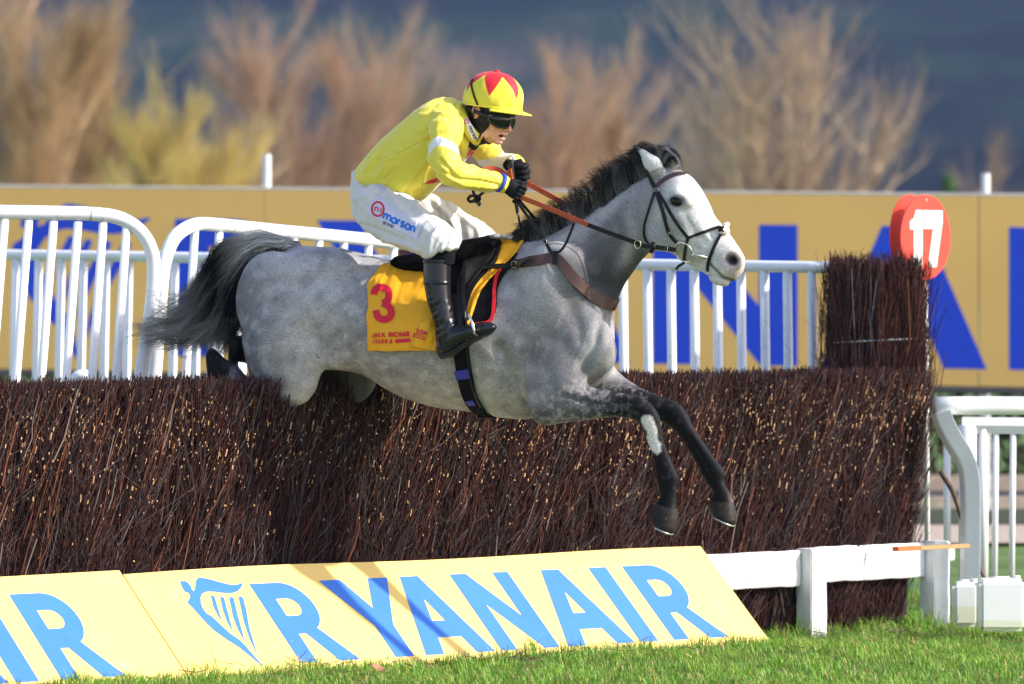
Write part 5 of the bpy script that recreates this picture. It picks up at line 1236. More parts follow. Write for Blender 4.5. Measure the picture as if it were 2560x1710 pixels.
# ---- helmet, liner, goggles
def head_gear():
    p8 = R(8); f = GF0 * math.cos(p8) - UP * math.sin(p8); u = UP * math.cos(p8) + GF0 * math.sin(p8); r = GR
    c = HP(1231, 266, 0); ra, rb, hz = .146, .115, .163
    n, m = 400, 150; V = []; C = []
    STAR = 6; YE, RD = (.84, .72, .06), (.72, .02, .035)
    for i in range(m + 1):
        e = (i / m) * math.pi / 2
        for j in range(n):
            a = 2 * math.pi * j / n; k = math.cos(e) ** .80 * (1 + .07 * math.sin(2 * e)); z = math.sin(e) ** 1.02
            fx = math.cos(a) * ra * k; ry = math.sin(a) * rb * k
            wr = .0042 * noise.noise(Vector((math.cos(a) * 3, math.sin(a) * 3, e * 2.2))) + .0016 * math.sin(a * 3) ** 6 * math.sin(2 * e)
            p = c + f * (fx * (1 + wr / .1)) + r * (ry * (1 + wr / .1)) + u * (hz * z * (1 + .3 * wr))
            V.append(p)
            ph = ((a + .28) / (2 * math.pi) * STAR) % 1.0; t = abs(ph - .5) * 2     # 0 at a point, 1 in a notch
            lim = .30 + (.80 - .30) * (1 - t) ** 1.1
            C.append(RD if (1 - e / (math.pi / 2)) < lim else YE)
    F = [(i * n + j, i * n + (j + 1) % n, (i + 1) * n + (j + 1) % n, (i + 1) * n + j) for i in range(m) for j in range(n)]
    ho = mesh('helmet_cover', V, F, mat_attr('helmet_silk', .6, .3, 0, 1, .08, 90., sheen=.15), JT, True, np.array(C))
    hb = BVHTree.FromPolygons([Vector(v) for v in V], F)
    ys = mat('helmet_yellow', (.84, .72, .06), .45, .05, 12, bump=.3, bscale=50)
    q = MB(); q.tube([c + f * math.cos(a) * ra * 1.005 + r * math.sin(a) * rb * 1.005 for a in np.linspace(0, 2 * math.pi, 65)], .0045, 8, flat=(1.3, .6)); q.build('helmet_rim', ys, JT, True)
    q = MB(); rows = []
    for k in range(9):
        t = k / 8; rows.append([c + f * ((ra + .062 * t * max(0, math.cos(a)) ** .55) * math.cos(a) + (0)) + r * ((rb + .010 * t) * math.sin(a)) - u * (.004 + .012 * t) for a in np.linspace(-1.25, 1.25, 33)])
    q.loft(rows, cap=False, closed=False); pk = q.build('helmet_peak', ys, JT, True); sm = pk.modifiers.new('t', 'SOLIDIFY'); sm.thickness = .005
    q = MB(); q.ell(c + u * (hz + .003), f * .014, r * .014, u * .006); q.build('helmet_button', mat('helmet_red', (.72, .02, .035), .5), JT, True)
    q = MB()
    def drp(x, y): return drape(hb, x, y, .003)
    pts = spline([(1182, 197), (1178, 206), (1180, 222), (1186, 243), (1194, 263)], 24); A, B = [], []
    for i in range(24):
        wv = 2.6; A.append(drp(pts[i][0] - wv, pts[i][1])[0]); B.append(drp(pts[i][0] + wv, pts[i][1])[0])
    q.add(A + B, [(i, i + 1, 24 + i + 1, 24 + i) for i in range(23)]); q.build('goggle_strap', mat('black_elastic', (.012, .012, .012), .7), JT, True)
    # black liner over the ears, cheeks and nape
    blk = mat('black_liner', (.008, .009, .009), .75, .3, 60, bump=.3, bscale=150)
    q = MB(); rows = []
    for i in range(17):                                  # from under the helmet down to the jaw, open at the face
        z = .03 - .165 * i / 16; front = .052 - .055 * max(0, (-z - .055) / .08)
        a0 = math.acos(max(-1, min(1, front / .106))); wx = .1065 * (1 - .16 * max(0, (-z - .02) / .12)); wy = .083 * (1 - .28 * max(0, (-z - .02) / .12))
        rows.append([LH(math.cos(a) * wx - .004 * 0, math.sin(a) * wy, z) for a in np.linspace(a0, 2 * math.pi - a0, 41)])
    q.loft(rows, cap=False, closed=False); lo = q.build('liner', blk, JT, True); sm = lo.modifiers.new('t', 'SOLIDIFY'); sm.thickness = .004
    q = MB(); q.tube([LH(-.030, 0, -.06), LH(-.024, 0, -.105), HP(1186, 336, 0), HP(1168, 352, 0)], [.070, .060, .057, .06], 20); q.build('neck_snood', blk, JT, True)
    q = MB(); q.tube([LH(.030, .060, -.10), LH(.028, .048, -.126), LH(.026, 0, -.137), LH(.028, -.048, -.126), LH(.030, -.060, -.10)], .005, 8); q.build('chin_strap', blk, JT, True)
    q = MB(); rows = []
    for z in np.linspace(.012, .046, 6): rows.append([LH(math.cos(a) * (.119 + .10 * (z - .012)), math.sin(a) * .094, z) for a in np.linspace(-1.25, 1.25, 25)])
    q.loft(rows, cap=False, closed=False); bo = q.build('brow_band', blk, JT, True); sm = bo.modifiers.new('t', 'SOLIDIFY'); sm.thickness = .006
    q = MB(); rows = [[LH(math.cos(a) * .1225, math.sin(a) * .0975, z) for a in np.linspace(.05, .52, 10)] for z in (.020, .034)]
    q.loft(rows, cap=False, closed=False); tg = q.build('band_tag', mat('gold_tag', (.42, .36, .12), .5), JT); sm = tg.modifiers.new('t', 'SOLIDIFY'); sm.thickness = .002
    # near ear pokes out through the liner
    q = MB(); q.tube([LH(-.030 + .017 * math.cos(a) + .010, .0865 + .003 * math.sin(a), .008 + .031 * math.sin(a)) for a in np.linspace(-1.9, 3.6, 22)], [.0055] * 22, 8); q.ell(LH(-.016, .083, .004), GF * .013, GR * .006, GU * .027)
    q.build('ear', mat('ear_skin', (.60, .28, .21), .55, .12, 60, sub=.1), JT, True)
    # goggles
    lens = mat('goggle_lens', (.006, .006, .005), .10, .2, 5, spec=.45); frame = mat('goggle_frame', (.012, .012, .012), .35, .2, 30)
    q = MB(); rows = []; tops = []; bots = []
    for i in range(41):
        a = -1.15 + 2.3 * i / 40; s = abs(a); nose = math.exp(-(a / .20) ** 2)
        zt = .014 - .010 * (s / 1.15) ** 3; zb = -.044 + .022 * nose + .020 * max(0, (s - .75) / .4) ** 1.5
        wx, wy = .1255 + .006 * (1 - nose) * (1 - s / 1.3), .0945
        col_ = []
        for t in np.linspace(0, 1, 8):
            z = zt + (zb - zt) * t; bul = .006 * math.sin(math.pi * t) * (1 - .5 * nose); col_.append(LH(math.cos(a) * (wx + bul), math.sin(a) * (wy + bul), z))
        rows.append(col_); tops.append(col_[0]); bots.append(col_[-1])
    q.loft(rows, cap=False, closed=False); lo = q.build('goggle_lens', lens, JT, True); sm = lo.modifiers.new('t', 'SOLIDIFY'); sm.thickness = .004; sm.offset = -1
    q = MB(); q.tube(tops + bots[::-1] + [tops[0]], .0055, 8); q.build('goggle_frame', frame, JT, True)
    q = MB(); pts = [LH(math.cos(a) * .116, math.sin(a) * .0935, -.004 + .012 * (abs(a) - 1.1)) for a in np.linspace(1.1, 2 * math.pi - 1.1, 40)]; q.tube(pts, .008, 8, flat=(1.2, .25)); q.build('goggle_band', frame, JT, True)
    q = MB(); a = 1.02; q.tube([LH(math.cos(a + d1) * .133, math.sin(a + d1) * .1025, z) for d1, z in ((0, .004), (.10, .004), (.10, -.014), (0, -.014), (0, .004))], .0013, 6); q.build('goggle_buckle', mat('buckle_brass', (.45, .40, .22), .35, metal=.6), JT)
head_gear()

# ---- whip carried in the far hand
wt = thing('whip', 'black riding whip with a white end cap held upright in the rider\'s fist', 'whip', HP(1300, 565, -.03))
q = MB(); q.tube([HP(1277, 401, -.022), HP(1278, 408, -.022), HP(1279, 416, -.022), HP(1282, 440, -.026), HP(1288, 500, -.02), HP(1295, 535, -.02)], [.0135, .0125, .0095, .009, .0075, .008], 14); q.build('handle', mat('whip_grip', (.012, .012, .013), .45, .2, 60, bump=.4, bscale=200), wt, True)
q = MB(); q.tube([HP(1293, 515, -.02), HP(1297, 545, -.02), HP(1302, 572, -.02)], [.012, .0125, .012], 10, flat=(.5, 1.0)); q.build('flap', mat('whip_flap', (.012, .012, .014), .25, .2, 20), wt, True)
q = MB(); c_ = HP(1277, 399, -.022); q.ell(c_, HF * .0095, HR * .0095, UP * .005); q.tube([c_ - UP * .006, c_], .0137, 14); 
q.build('end_cap_ring', mat('whip_cap_black', (.015, .015, .016), .4), wt, True)
q = MB(); q.ell(c_ + HR * .009 + UP * .003, HF * .0085, HR * .004, UP * .0085); q.build('end_cap', mat('whip_cap_white', (.72, .72, .70), .4), wt, True)
# ================================================================ TACK
def tang(P): 
    return [(P[min(i + 1, len(P) - 1)] - P[max(i - 1, 0)]).normalized() for i in range(len(P))]
def strap3(mb, P, Nn, w, th=.004):                 # flat strap: centre line, outward normals, width and thickness in metres
    T = tang(P); rings = []
    for p, n, t in zip(P, Nn, T):
        s = n.cross(t).normalized(); n2 = t.cross(s).normalized()
        rings.append([p + s * w / 2 + n2 * th / 2, p - s * w / 2 + n2 * th / 2, p - s * w / 2 - n2 * th / 2, p + s * w / 2 - n2 * th / 2])
    mb.loft(rings)
def mirror(p): return p - HR * (2 * (p - P0).dot(HR))
def mirror_n(n): return n - HR * (2 * n.dot(HR))
def dpath(pts, off, n=None, bvh=None, guess=.1):
    S = spline(pts, n or max(6, len(pts) * 7)); out = [drape(bvh or H_BVH, x, y, off, guess) for x, y in S]
    P = [o[0] for o in out]; N_ = [o[1] for o in out]
    for _ in range(2):                              # soften small kinks
        P = [P[0]] + [(P[i - 1] + P[i] * 2 + P[i + 1]) / 4 for i in range(1, len(P) - 1)] + [P[-1]]
        N_ = [N_[0]] + [(N_[i - 1] + N_[i] + N_[i + 1]).normalized() for i in range(1, len(N_) - 1)] + [N_[-1]]
    return P, N_
PXM = 24.2 / FPX                                    # metres per photo pixel at the horse
def strap(name, parent, pts, wpx, m, off=.005, th=.004, n=None, both=False, guess=.1):
    P, N_ = dpath(pts, off, n, None, guess); mb = MB()
    strap3(mb, P, N_, wpx * PXM, th); o = mb.build(name, m, parent, auto=40)
    if both:
        mb = MB(); strap3(mb, [mirror(p) for p in P], [mirror_n(k) for k in N_], wpx * PXM, th); mb.build(name, m, parent, auto=40)
    return o
def cloth_grid(name, parent, left, right, nu, nv, m, off, wave=None, bvh=None, th=.003, guess=.25):
    L_, R_ = spline(left, nv), spline(right, nv); mb = MB(); rows = []
    for j in range(nv):
        row = []
        for i in range(nu):
            q = L_[j] * (1 - i / (nu - 1)) + R_[j] * i / (nu - 1)
            p, n = drape(bvh or H_BVH, q[0], q[1], off, guess)
            if wave: p = p + n * wave(i / (nu - 1), j / (nv - 1), q[0], q[1])
            row.append(p)
        rows.append(row)
    mb.loft(rows, cap=False, closed=False); o = mb.build(name, m, parent, True); sm = o.modifiers.new('t', 'SOLIDIFY'); sm.thickness = th; sm.offset = 0
    return o, BVHTree.FromPolygons([Vector(v) for v in mb.V], mb.F)
M_BLK = mat('black_leather', (.007, .0065, .007), .45, .3, 40, bump=.15, bscale=160, spec=.3)
M_BLK2 = mat('black_webbing', (.006, .006, .008), .85, .3, 80, bump=.3, bscale=220, spec=.12)
M_BRN = mat('brown_leather', (.085, .040, .034), .45, .2, 25, bump=.25, bscale=140, spec=.45)
M_STEEL = mat('polished_steel', (.72, .72, .70), .18, .08, 40, metal=1.)
M_GOLD = mat('number_cloth_yellow', (.88, .415, .014), .6, .05, 9, bump=.12, bscale=40, spec=.3, dirt=((.50, .28, .03), 14., .66))
M_RED = mat('number_cloth_red', (.70, .012, .035), .6, .05, 12)

# ---- number cloth
CL = thing('number_cloth', 'yellow saddle number cloth with a red 3 on the horse\'s flank', 'saddle cloth', HP(1000, 876, .3))
def cw(u, v, x, y):
    fold = math.exp(-((x - 1062) / 26) ** 2 - ((y - 830) / 38) ** 2); 
    return .004 * math.sin(x * .045 + y * .03) * v + .009 * noise.noise(Vector((x * .022, y * .03, 1))) + .005 * (1 - abs(noise.noise(Vector((x * .05 + y * .02, y * .012, 6)))) * 3) + fold * (.012 + .010 * noise.noise(Vector((x * .06, y * .05, 4)))) + .010 * v ** 3 + .006 * max(0, .12 - v) * 0
_, CL_B = cloth_grid('cloth', CL, [(984, 655), (958, 662), (938, 676), (922, 700), (916, 714), (920, 738), (921, 765), (919, 792), (919, 820), (920, 848), (921, 876)],
                     [(1070, 683), (1074, 700), (1080, 716), (1086, 735), (1092, 755), (1098, 775), (1104, 795), (1106, 820), (1104, 845), (1098, 862), (1090, 875)], 36, 48, M_GOLD, .013, cw)
def fold_piece():
    n = 12; L_ = spline([(1049, 806), (1042, 830), (1034, 852), (1026, 866)], n); R_ = spline([(1092, 790), (1096, 820), (1094, 850), (1089, 878)], n); mb = MB(); rows = []
    for j in range(n): rows.append([drape(CL_B, *(L_[j] * (1 - f) + R_[j] * f), .008 + .010 * math.sin(math.pi * min(1, f * 1.2)) * (.4 + .6 * j / n) + .004 * noise.noise(Vector((f * 4, j * .5, 2))), .3)[0] for f in np.linspace(0, 1, 12)])
    mb.loft(rows, cap=False, closed=False); o = mb.build('folded_corner', M_GOLD, CL, True); sm = o.modifiers.new('t', 'SOLIDIFY'); sm.thickness = .003
    return BVHTree.FromPolygons([Vector(v) for v in mb.V], mb.F)
FO_B = fold_piece()
q = MB(); ribbon_px(q, CL_B, spline([(935, 736), (938, 724), (948, 718), (960, 719), (970, 726), (972, 740), (968, 752), (956, 758)], 24), 17.5, .006, 2.5, .3)
ribbon_px(q, CL_B, spline([(956, 757), (968, 763), (977, 774), (977, 788), (968, 797), (955, 798), (944, 791), (940, 775)], 24), 17.5, .0064, 2.5, .3); q.build('number', M_RED, CL, True)
q = MB(); stroke_text(q, CL_B, 'JACK', 930.5, 843.5, -1.5, 7.8, 2.4, .93, .0055, .28, .3); stroke_text(q, CL_B, 'RICHAR', 973, 842.5, -2, 7.9, 3.6, .98, .0055, .28, .3); q.build('lettering', M_RED, CL)
q = MB()
for x, w_ in ((932, 1.2), (936, 1.8), (941, 2.5), (947, 3.3), (955, 4.5), (964, 5.2), (976, 6.0)): ribbon_px(q, CL_B, [(x, 859), (x + 2, 848)], w_, .0055, 3, .3)
ribbon_px(q, CL_B, [(988, 853), (1026, 850)], 10, .0055, 3, .3); q.build('stripe_print', M_RED, CL)
q = MB(); stroke_text(q, FO_B, 'SON', 1040, 832, 14, 6.8, 2.8, 1.1, .006, .3, .3); q.build('lettering', M_RED, CL)
q = MB(); ribbon_px(q, FO_B, [(1033, 837), (1064, 847)], 9.5, .005, 3, .3); q.build('print_bar', M_RED, CL)
q = MB(); stroke_text(q, FO_B, 'SPORT', 1036, 841.5, 17, 4.2, 1.3, 1.05, .0062, .3, .3); q.build('lettering', M_GOLD, CL)
cloth_grid('front_cloth', CL, [(1254, 598), (1250, 625), (1240, 656), (1219, 682), (1192, 704), (1172, 726), (1163, 752), (1161, 785), (1160, 814)], [(1309, 602), (1297, 622), (1284, 641), (1262, 660), (1242, 682), (1218, 706), (1200, 732), (1184, 775), (1172, 812)], 14, 44, M_GOLD, .020, lambda u, v, x, y: .006 * math.sin(u * 7 + v * 3) + .004 * noise.noise(Vector((x * .05, y * .02, 0))))

# ---- saddle with pad, girth and stirrup
SD = thing('saddle', 'small black racing saddle with its girth and stirrup on the grey horse', 'saddle', HP(1150, 900, .3))
cloth_grid('pad', SD, [(1262, 640), (1240, 665), (1205, 705), (1180, 750), (1168, 790), (1160, 812)], [(1294, 632), (1276, 664), (1256, 694), (1243, 726), (1240, 775), (1222, 812)], 14, 30, M_BLK2, .010)
strap('pad_trim', SD, [(1252, 664), (1241, 690), (1236, 720), (1235, 750), (1233, 778), (1229, 796), (1218, 806), (1200, 809), (1180, 811)], 8, mat('red_trim', (.72, .012, .02), .6, .05, 20), .018, .006, 60)
q = MB(); ribs(q, [(990, 652, 990, 662, .05, 0), (1000, 641, 996, 670, .12, 0), (1030, 636, 1020, 682, .17, 0), (1066, 634, 1056, 690, .19, 0), (1110, 628, 1100, 690, .20, 0), (1160, 603, 1150, 680, .19, 0), (1205, 592, 1205, 660, .15, 0), (1232, 588, 1236, 640, .10, 0), (1243, 595, 1247, 620, .05, 0)], 4, 28)
me = voxel(q, .006, 6); co = get_co(me); no = get_no(me); set_co(me, co + no * np.array([.003 * noise.noise(Vector(p) * 60) + .004 * noise.noise(Vector(p) * 18) for p in co])[:, None]); me.materials.clear(); me.materials.append(mat('black_sheepskin', (.005, .005, .005), .95, .3, 120, bump=.8, bscale=300, spec=.05)); link('seat', me, SD)
cloth_grid('flap', SD, [(1105, 640), (1108, 690), (1112, 740), (1122, 790), (1134, 850)], [(1245, 600), (1225, 665), (1185, 720), (1166, 780), (1164, 850)], 14, 24, M_BLK2, .028)
cloth_grid('leather_flap', SD, [(1178, 612), (1160, 650), (1150, 690), (1146, 730)], [(1248, 594), (1234, 635), (1206, 674), (1174, 714)], 12, 22, mat('dark_saddle_leather', (.016, .013, .012), .42, .4, 14, bump=.15, bscale=60, spec=.35, dirt=((.045, .036, .030), 10., .58)), .036, lambda u, v, x, y: .006 * math.sin(u * 6 + v * 2))
cloth_grid('inner_flap', SD, [(1232, 612), (1218, 650), (1196, 684), (1168, 716)], [(1256, 602), (1243, 640), (1218, 674), (1182, 710)], 8, 20, M_BLK, .030)
mb = MB(); g_ = np.random.default_rng(3)
for k in range(16): mb.ell(HP(1226 + 3.4 * k, 595 - 3.5 * math.sin(k / 15 * 3.1) + g_.normal(0, 2), g_.normal(.035, .02)), HF * .016, HR * .03, UP * .010)
me = voxel(mb, .005, 2); co = get_co(me); no = get_no(me); set_co(me, co + no * np.array([.006 * noise.noise(Vector(p) * 80) for p in co])[:, None]); me.materials.clear(); me.materials.append(mat('grey_fleece', (.40, .38, .37), .95, .25, 90, bump=.8, bscale=250)); link('wither_fleece', me, SD)
strap('stirrup_leather', SD, [(1165, 640), (1160, 690), (1158, 740), (1164, 785), (1170, 800)], 9, M_BLK, .052, .005)
strap('girth_strap', SD, [(1150, 690), (1148, 740), (1150, 800), (1153, 850)], 12, M_BLK, .045, .005)
P_, N_ = dpath([(1148, 820), (1152, 860), (1156, 900), (1162, 940), (1172, 985), (1186, 1014), (1200, 1034)], .010, 60, None, .2)
a = P_[-1]; la = (a - P0).dot(HR)
for l_ in np.linspace(la, -la, 14)[1:]:
    h = H_BVH.ray_cast(a - HR * (la - l_) + HF * .02 - UP * .5, UP)
    if h[0] is not None: P_.append(h[0] - UP * .008); N_.append(-UP)
mb = MB(); strap3(mb, P_, N_, 40 * PXM, .010); mb.build('girth', M_BLK2, SD, auto=40)
strap('girth_tape', SD, [(1152, 926), (1158, 948)], 36, mat('blue_tape', (.025, .035, .33), .55, .1, 30), .018, .004, 6); strap('girth_tape', SD, [(1172, 1003), (1180, 1014)], 22, mat('blue_tape_low', (.025, .035, .30), .55, .1, 30), .018, .004, 6)
strap('girth_edge', SD, [(1166, 868), (1170, 910), (1177, 955), (1188, 990), (1201, 1018)], 5, M_BLK, .018, .004, 40)
q = MB(); q.tube([HP(x, y, l) for x, y, l in ((1166, 779, .375), (1173, 790, .40), (1180, 806, .41), (1184, 824, .412), (1186, 836, .41))], [.005, .0075, .009, .0105, .012], 12, flat=(1, .6)); q.tube([HP(x, y, l) for x, y, l in ((1166, 779, .375), (1164, 800, .31), (1168, 830, .295), (1176, 850, .30))], [.005, .007, .008, .009], 12); q.build('stirrup_iron', M_STEEL, SD, True)
q = MB(); q.tube([HP(1176, 850, .29), HP(1181, 847, .35), HP(1186, 838, .415)], [.016, .016, .015], 10, flat=(.5, 1.2)); q.tube([HP(1168, 842, .375), HP(1172, 866, .37)], [.016, .012], 8); q.build('stirrup_tread', mat('rubber_tread', (.012, .012, .012), .7, .2, 60), SD, True)
for x, y in ((1193, 634), (1200, 628)): 
    p, n = drape(H_BVH, x, y, .044); q = MB(); q.ell(p, HF * .004, HR * .003, UP * .004); q.build('stud', M_STEEL, SD, True)
q = MB(); p, n = drape(H_BVH, 1021, 646, .05, .1); q.add([HP(1003, 648, .13), HP(1018, 640, .10), HP(1048, 641, .10), HP(1036, 649, .14)], [(0, 1, 2, 3)]); 

# ---- breast girth and neck straps
BG = thing('breast_girth', 'brown leather breast girth round the grey horse\'s chest', 'harness', HP(1400, 700, .2))
strap('girth_end', BG, [(1206, 668), (1235, 666), (1265, 664), (1300, 660)], 15, M_BLK, .040, .005, guess=.2)
strap('chest_band', BG, [(1250, 663), (1300, 657), (1345, 650), (1384, 645), (1405, 660), (1428, 688), (1455, 716), (1485, 741), (1515, 757), (1538, 763)], 27, M_BRN, .007, .005, 80, True)
P_, N_ = dpath([(1250, 663), (1300, 657), (1345, 650), (1384, 645), (1405, 660), (1428, 688), (1455, 716), (1485, 741), (1515, 757), (1538, 763)], .007, 80)
a = P_[-1]; la = (a - P0).dot(HR); pts, nn = [P_[-2]], [N_[-2]]
for f in np.linspace(0, 1, 15):
    l_ = la * (1 - 2 * f); o_ = a - HR * (la - l_) + HF * .5; h = H_BVH.ray_cast(o_, -HF)
    if h[0] is not None: pts.append(h[0] + HF * .007); nn.append((h[1] + HF).normalized())
mb = MB(); strap3(mb, pts, nn, 27 * PXM, .005); mb.build('chest_band', M_BRN, BG, auto=40)
strap('strap_keeper', BG, [(1386, 628), (1387, 645), (1387, 661)], 12, M_BLK, .013, .005)
q = MB(); p, n = drape(H_BVH, 1285, 661, .050, .2); 
q.tube([p + HF * a * .011 + UP * b * .014 for a, b in ((-1, -1), (-1, 1), (1, 1), (1, -1), (-1, -1))], .0022, 6); q.build('buckle', M_STEEL, BG, True)
strap('strap_tongue', BG, [(1285, 661), (1305, 658), (1322, 650), (1325, 640)], 8, M_BLK, .022, .004)
def air_strap(name, parent, rows, w, m, th=.004, n=30, nrm=None):  # rows (px,py,l)
    S = spline(rows, n); P = [HP(*r) for r in S]; mb = MB(); strap3(mb, P, [(nrm or HR)] * n, w * PXM, th); return mb.build(name, m, parent, auto=40)
air_strap('neck_strap', BG, [(1289, 497, .06), (1310, 528, .09), (1338, 568, .135), (1362, 603, .165), (1376, 628, .19), (1386, 640, .20)], 8, M_BLK)
air_strap('neck_strap', BG, [(1300, 503, .03), (1325, 532, .01), (1352, 563, -.03), (1372, 590, -.10)], 7, M_BLK)
air_strap('strap_end', BG, [(1384, 634, .205), (1400, 628, .21), (1414, 610, .215), (1422, 592, .215), (1430, 572, .215), (1435, 557, .215)], 6, M_BLK, .006)
q = MB(); p = HP(1363, 604, .175); q.tube([p + HF * a * .008 + UP * b * .009 for a, b in ((-1, -1), (-1, 1), (1, 1), (1, -1), (-1, -1))], .0018, 6); q.build('buckle', M_STEEL, BG, True)

# ---- bridle, bit and reins
BR = thing('bridle', 'dark leather racing bridle with ring bit and orange gripped reins on the grey horse', 'bridle', HP(1690, 640, .09))
strap('headpiece', BR, [(1613, 426), (1622, 440), (1630, 456), (1638, 470)], 10, M_BLK, .005, both=True)
strap('browband', BR, [(1641, 466), (1652, 454), (1664, 446), (1679, 438), (1696, 433), (1712, 432)], 10, mat('brow_leather', (.06, .032, .036), .42, .2, 30, bump=.2, bscale=150), .006, .005, both=True)
strap('cheekpiece', BR, [(1638, 470), (1645, 492), (1652, 515), (1659, 537), (1668, 572), (1678, 592), (1694, 610)], 9, M_BLK, .006, .005, both=True)
strap('throat_lash', BR, [(1637, 478), (1629, 502), (1619, 534), (1611, 562), (1610, 585), (1614, 600), (1622, 610)], 5.5, M_BLK, .005, both=True)
strap('noseband', BR, [(1645, 480), (1662, 508), (1680, 540), (1700, 570), (1718, 592), (1722, 596)], 8, M_BLK, .005, both=True)
strap('noseband', BR, [(1720, 595), (1738, 588), (1760, 580), (1782, 572), (1800, 566)], 7, M_BLK, .006, both=True)
strap('noseband', BR, [(1808, 572), (1799, 590), (1786, 615), (1776, 640), (1770, 660), (1768, 678)], 8, M_BLK, .006, both=True)
strap('curb_strap', BR, [(1719, 598), (1714, 618), (1711, 636), (1709, 656)], 7, M_BLK, .006, both=True)
air_strap('strap_tip', BR, [(1712, 656, .075), (1704, 661, .078), (1696, 666, .08), (1690, 674, .08)], 6.5, M_BLK, .004, 10)
g_ = np.random.default_rng(9); q = MB()
for k in range(16):
    p, n = drape(H_BVH, 1806 + g_.uniform(-9, 9), 572 + g_.uniform(-14, 12), .004, 0.); q.ell(p - HR * .03 * g_.uniform(0, 1.6), HF * .012, HR * .012, UP * .012)
me = voxel(q, .004, 1); co = get_co(me); no = get_no(me); set_co(me, co + no * np.array([.004 * noise.noise(Vector(p) * 120) for p in co])[:, None]); me.materials.clear(); me.materials.append(mat('cream_sheepskin', (.66, .60, .52), .95, .2, 90, bump=.8, bscale=300)); link('nose_sheepskin', me, BR)
q = MB(); p, n = drape(H_BVH, 1802, 570, .016, .0)
for sx, sy in ((-7, -3), (7, -2), (-3, 7), (6, 8), (0, 2)): q.tube([p, p + HF * sx * PXM * 1.2 - UP * sy * PXM * 1.2 + HR * .006], [.006, .005], 8)
q.ell(p, HF * .010, HR * .008, UP * .010); q.build('nose_knot', M_BLK, BR, True)
for s in (1, -1):
    pts = []
    cR, nR = drape(H_BVH, 1709, 630, .012, .08)
    uR = HF - nR * HF.dot(nR); uR.normalize(); vR = nR.cross(uR)
    for a in np.linspace(0, 2 * math.pi, 41): 
        p = cR + uR * math.cos(a) * 25 * PXM * 1.03 + vR * math.sin(a) * 27 * PXM; pts.append(p if s > 0 else mirror(p))
    q = MB(); q.tube(pts, .0042, 8); q.build('bit_ring', M_STEEL, BR, True)
q = MB(); q.tube([HP(1726, 637, .085), HP(1738, 637, .082), HP(1752, 640, .068), HP(1766, 644, .05), HP(1778, 652, .03)], [.004, .0065, .0065, .005, .004], 10); q.build('bit', M_STEEL, BR, True)
RR = [(1690, 625, .098), (1665, 621, .10), (1632, 617, .112), (1605, 614, .122), (1585, 605, .13), (1530, 585, .142), (1469, 562, .150)]
air_strap('rein', BR, RR, 11, M_BLK, .005, 40)
RG = [(1469.5, 562, .150), (1420, 541, .145), (1370, 520, .125), (1330, 504, .10), (1302, 493, .075), (1292, 489, .065)]
M_OR = mat('orange_rubber', (.44, .075, .022), .6, .15, 30, bump=.5, bscale=90)
air_strap('rein_grip', BR, RG, 12, M_OR, .008, 40)
air_strap('rein_grip', BR, [(1312, 455, -.075), (1340, 470, -.10), (1380, 492, -.125), (1415, 512, -.14), (1440, 526, -.145)], 13, M_OR, .008, 30)
air_strap('rein', BR, [(1440, 526, -.145), (1500, 555, -.145), (1585, 600, -.13), (1640, 618, -.11), (1690, 625, -.098)], 11, M_BLK, .005, 30)
air_strap('rein_grip', BR, [(1210, 424, .02), (1228, 421, .0), (1250, 427, -.02), (1268, 440, -.035)], 13, M_OR, .008, 24)
air_strap('rein_grip', BR, [(1273, 424, -.012), (1275, 436, .015), (1277, 450, .045), (1279, 460, .06)], 12, M_OR, .008, 16)
q = MB(); cR = HP(1594, 611, .136); q.tube([cR + HF * math.cos(a) * .015 + UP * math.sin(a) * .019 for a in np.linspace(0, 2 * math.pi, 25)], .0022, 8); q.build('martingale_ring', mat('ring_brass', (.62, .56, .36), .25, metal=1.), BR, True)
q = MB(); 
for dx in (0, 1): q.tube([HP(1630 + 4 * dx, 606, .122), HP(1631 + 4 * dx, 618, .128), HP(1626 + 4 * dx, 632, .12)], [.006, .009, .006], 8)
q.build('rein_stop', M_BLK, BR, True)
q = MB(); cB = HP(1666, 621, .108); q.tube([cB + HF * a * .006 + UP * b * .012 for a, b in ((-1, -1), (-1, 1), (1, 1), (1, -1), (-1, -1))], .0016, 6); q.build('buckle', M_STEEL, BR, True)
q = MB(); cB, _ = drape(H_BVH, 1641, 474, .012, .1); q.tube([cB + HF * a * .010 + UP * b * .006 for a, b in ((-1, -1), (-1, 1), (1, 1), (1, -1), (-1, -1))], .0015, 6); q.build('buckle', M_STEEL, BR, True)
q = MB(); cB, _ = drape(H_BVH, 1675, 583, .012, .1); q.tube([cB + HF * a * .008 + UP * b * .004 for a, b in ((-1, -1), (-1, 1), (1, 1), (1, -1), (-1, -1))], .0015, 6); q.build('buckle', M_STEEL, BR, True)
# knotted end of the reins hanging below the arm
air_strap('rein_end', BR, [(1225, 470, .10), (1212, 478, .10), (1200, 488, .10), (1190, 496, .10)], 7, M_BLK, .004, 16); air_strap('rein_end', BR, [(1182, 470, .10), (1184, 482, .10), (1190, 494, .10)], 7, M_BLK, .004, 12)
q = MB(); q.tube([HP(1170, 496, .10), HP(1176, 490, .115), HP(1188, 489, .12), (HP(1199, 492, .11)), HP(1200, 498, .10), HP(1188, 503, .085), HP(1175, 504, .09), HP(1169, 498, .10)], .0075, 10); q.tube([HP(1184, 498, .10), HP(1194, 504, .10), HP(1201, 513, .10)], [.009, .012, .009], 10); q.build('rein_knot', M_BLK, BR, True)
q = MB(); cB = HP(1199, 512, .112); q.tube([cB + HF * a * .007 + UP * b * .009 for a, b in ((-1, -1), (-1, 1), (1, 1), (1, -1), (-1, -1))], .0016, 6); q.build('buckle', M_STEEL, BR, True)
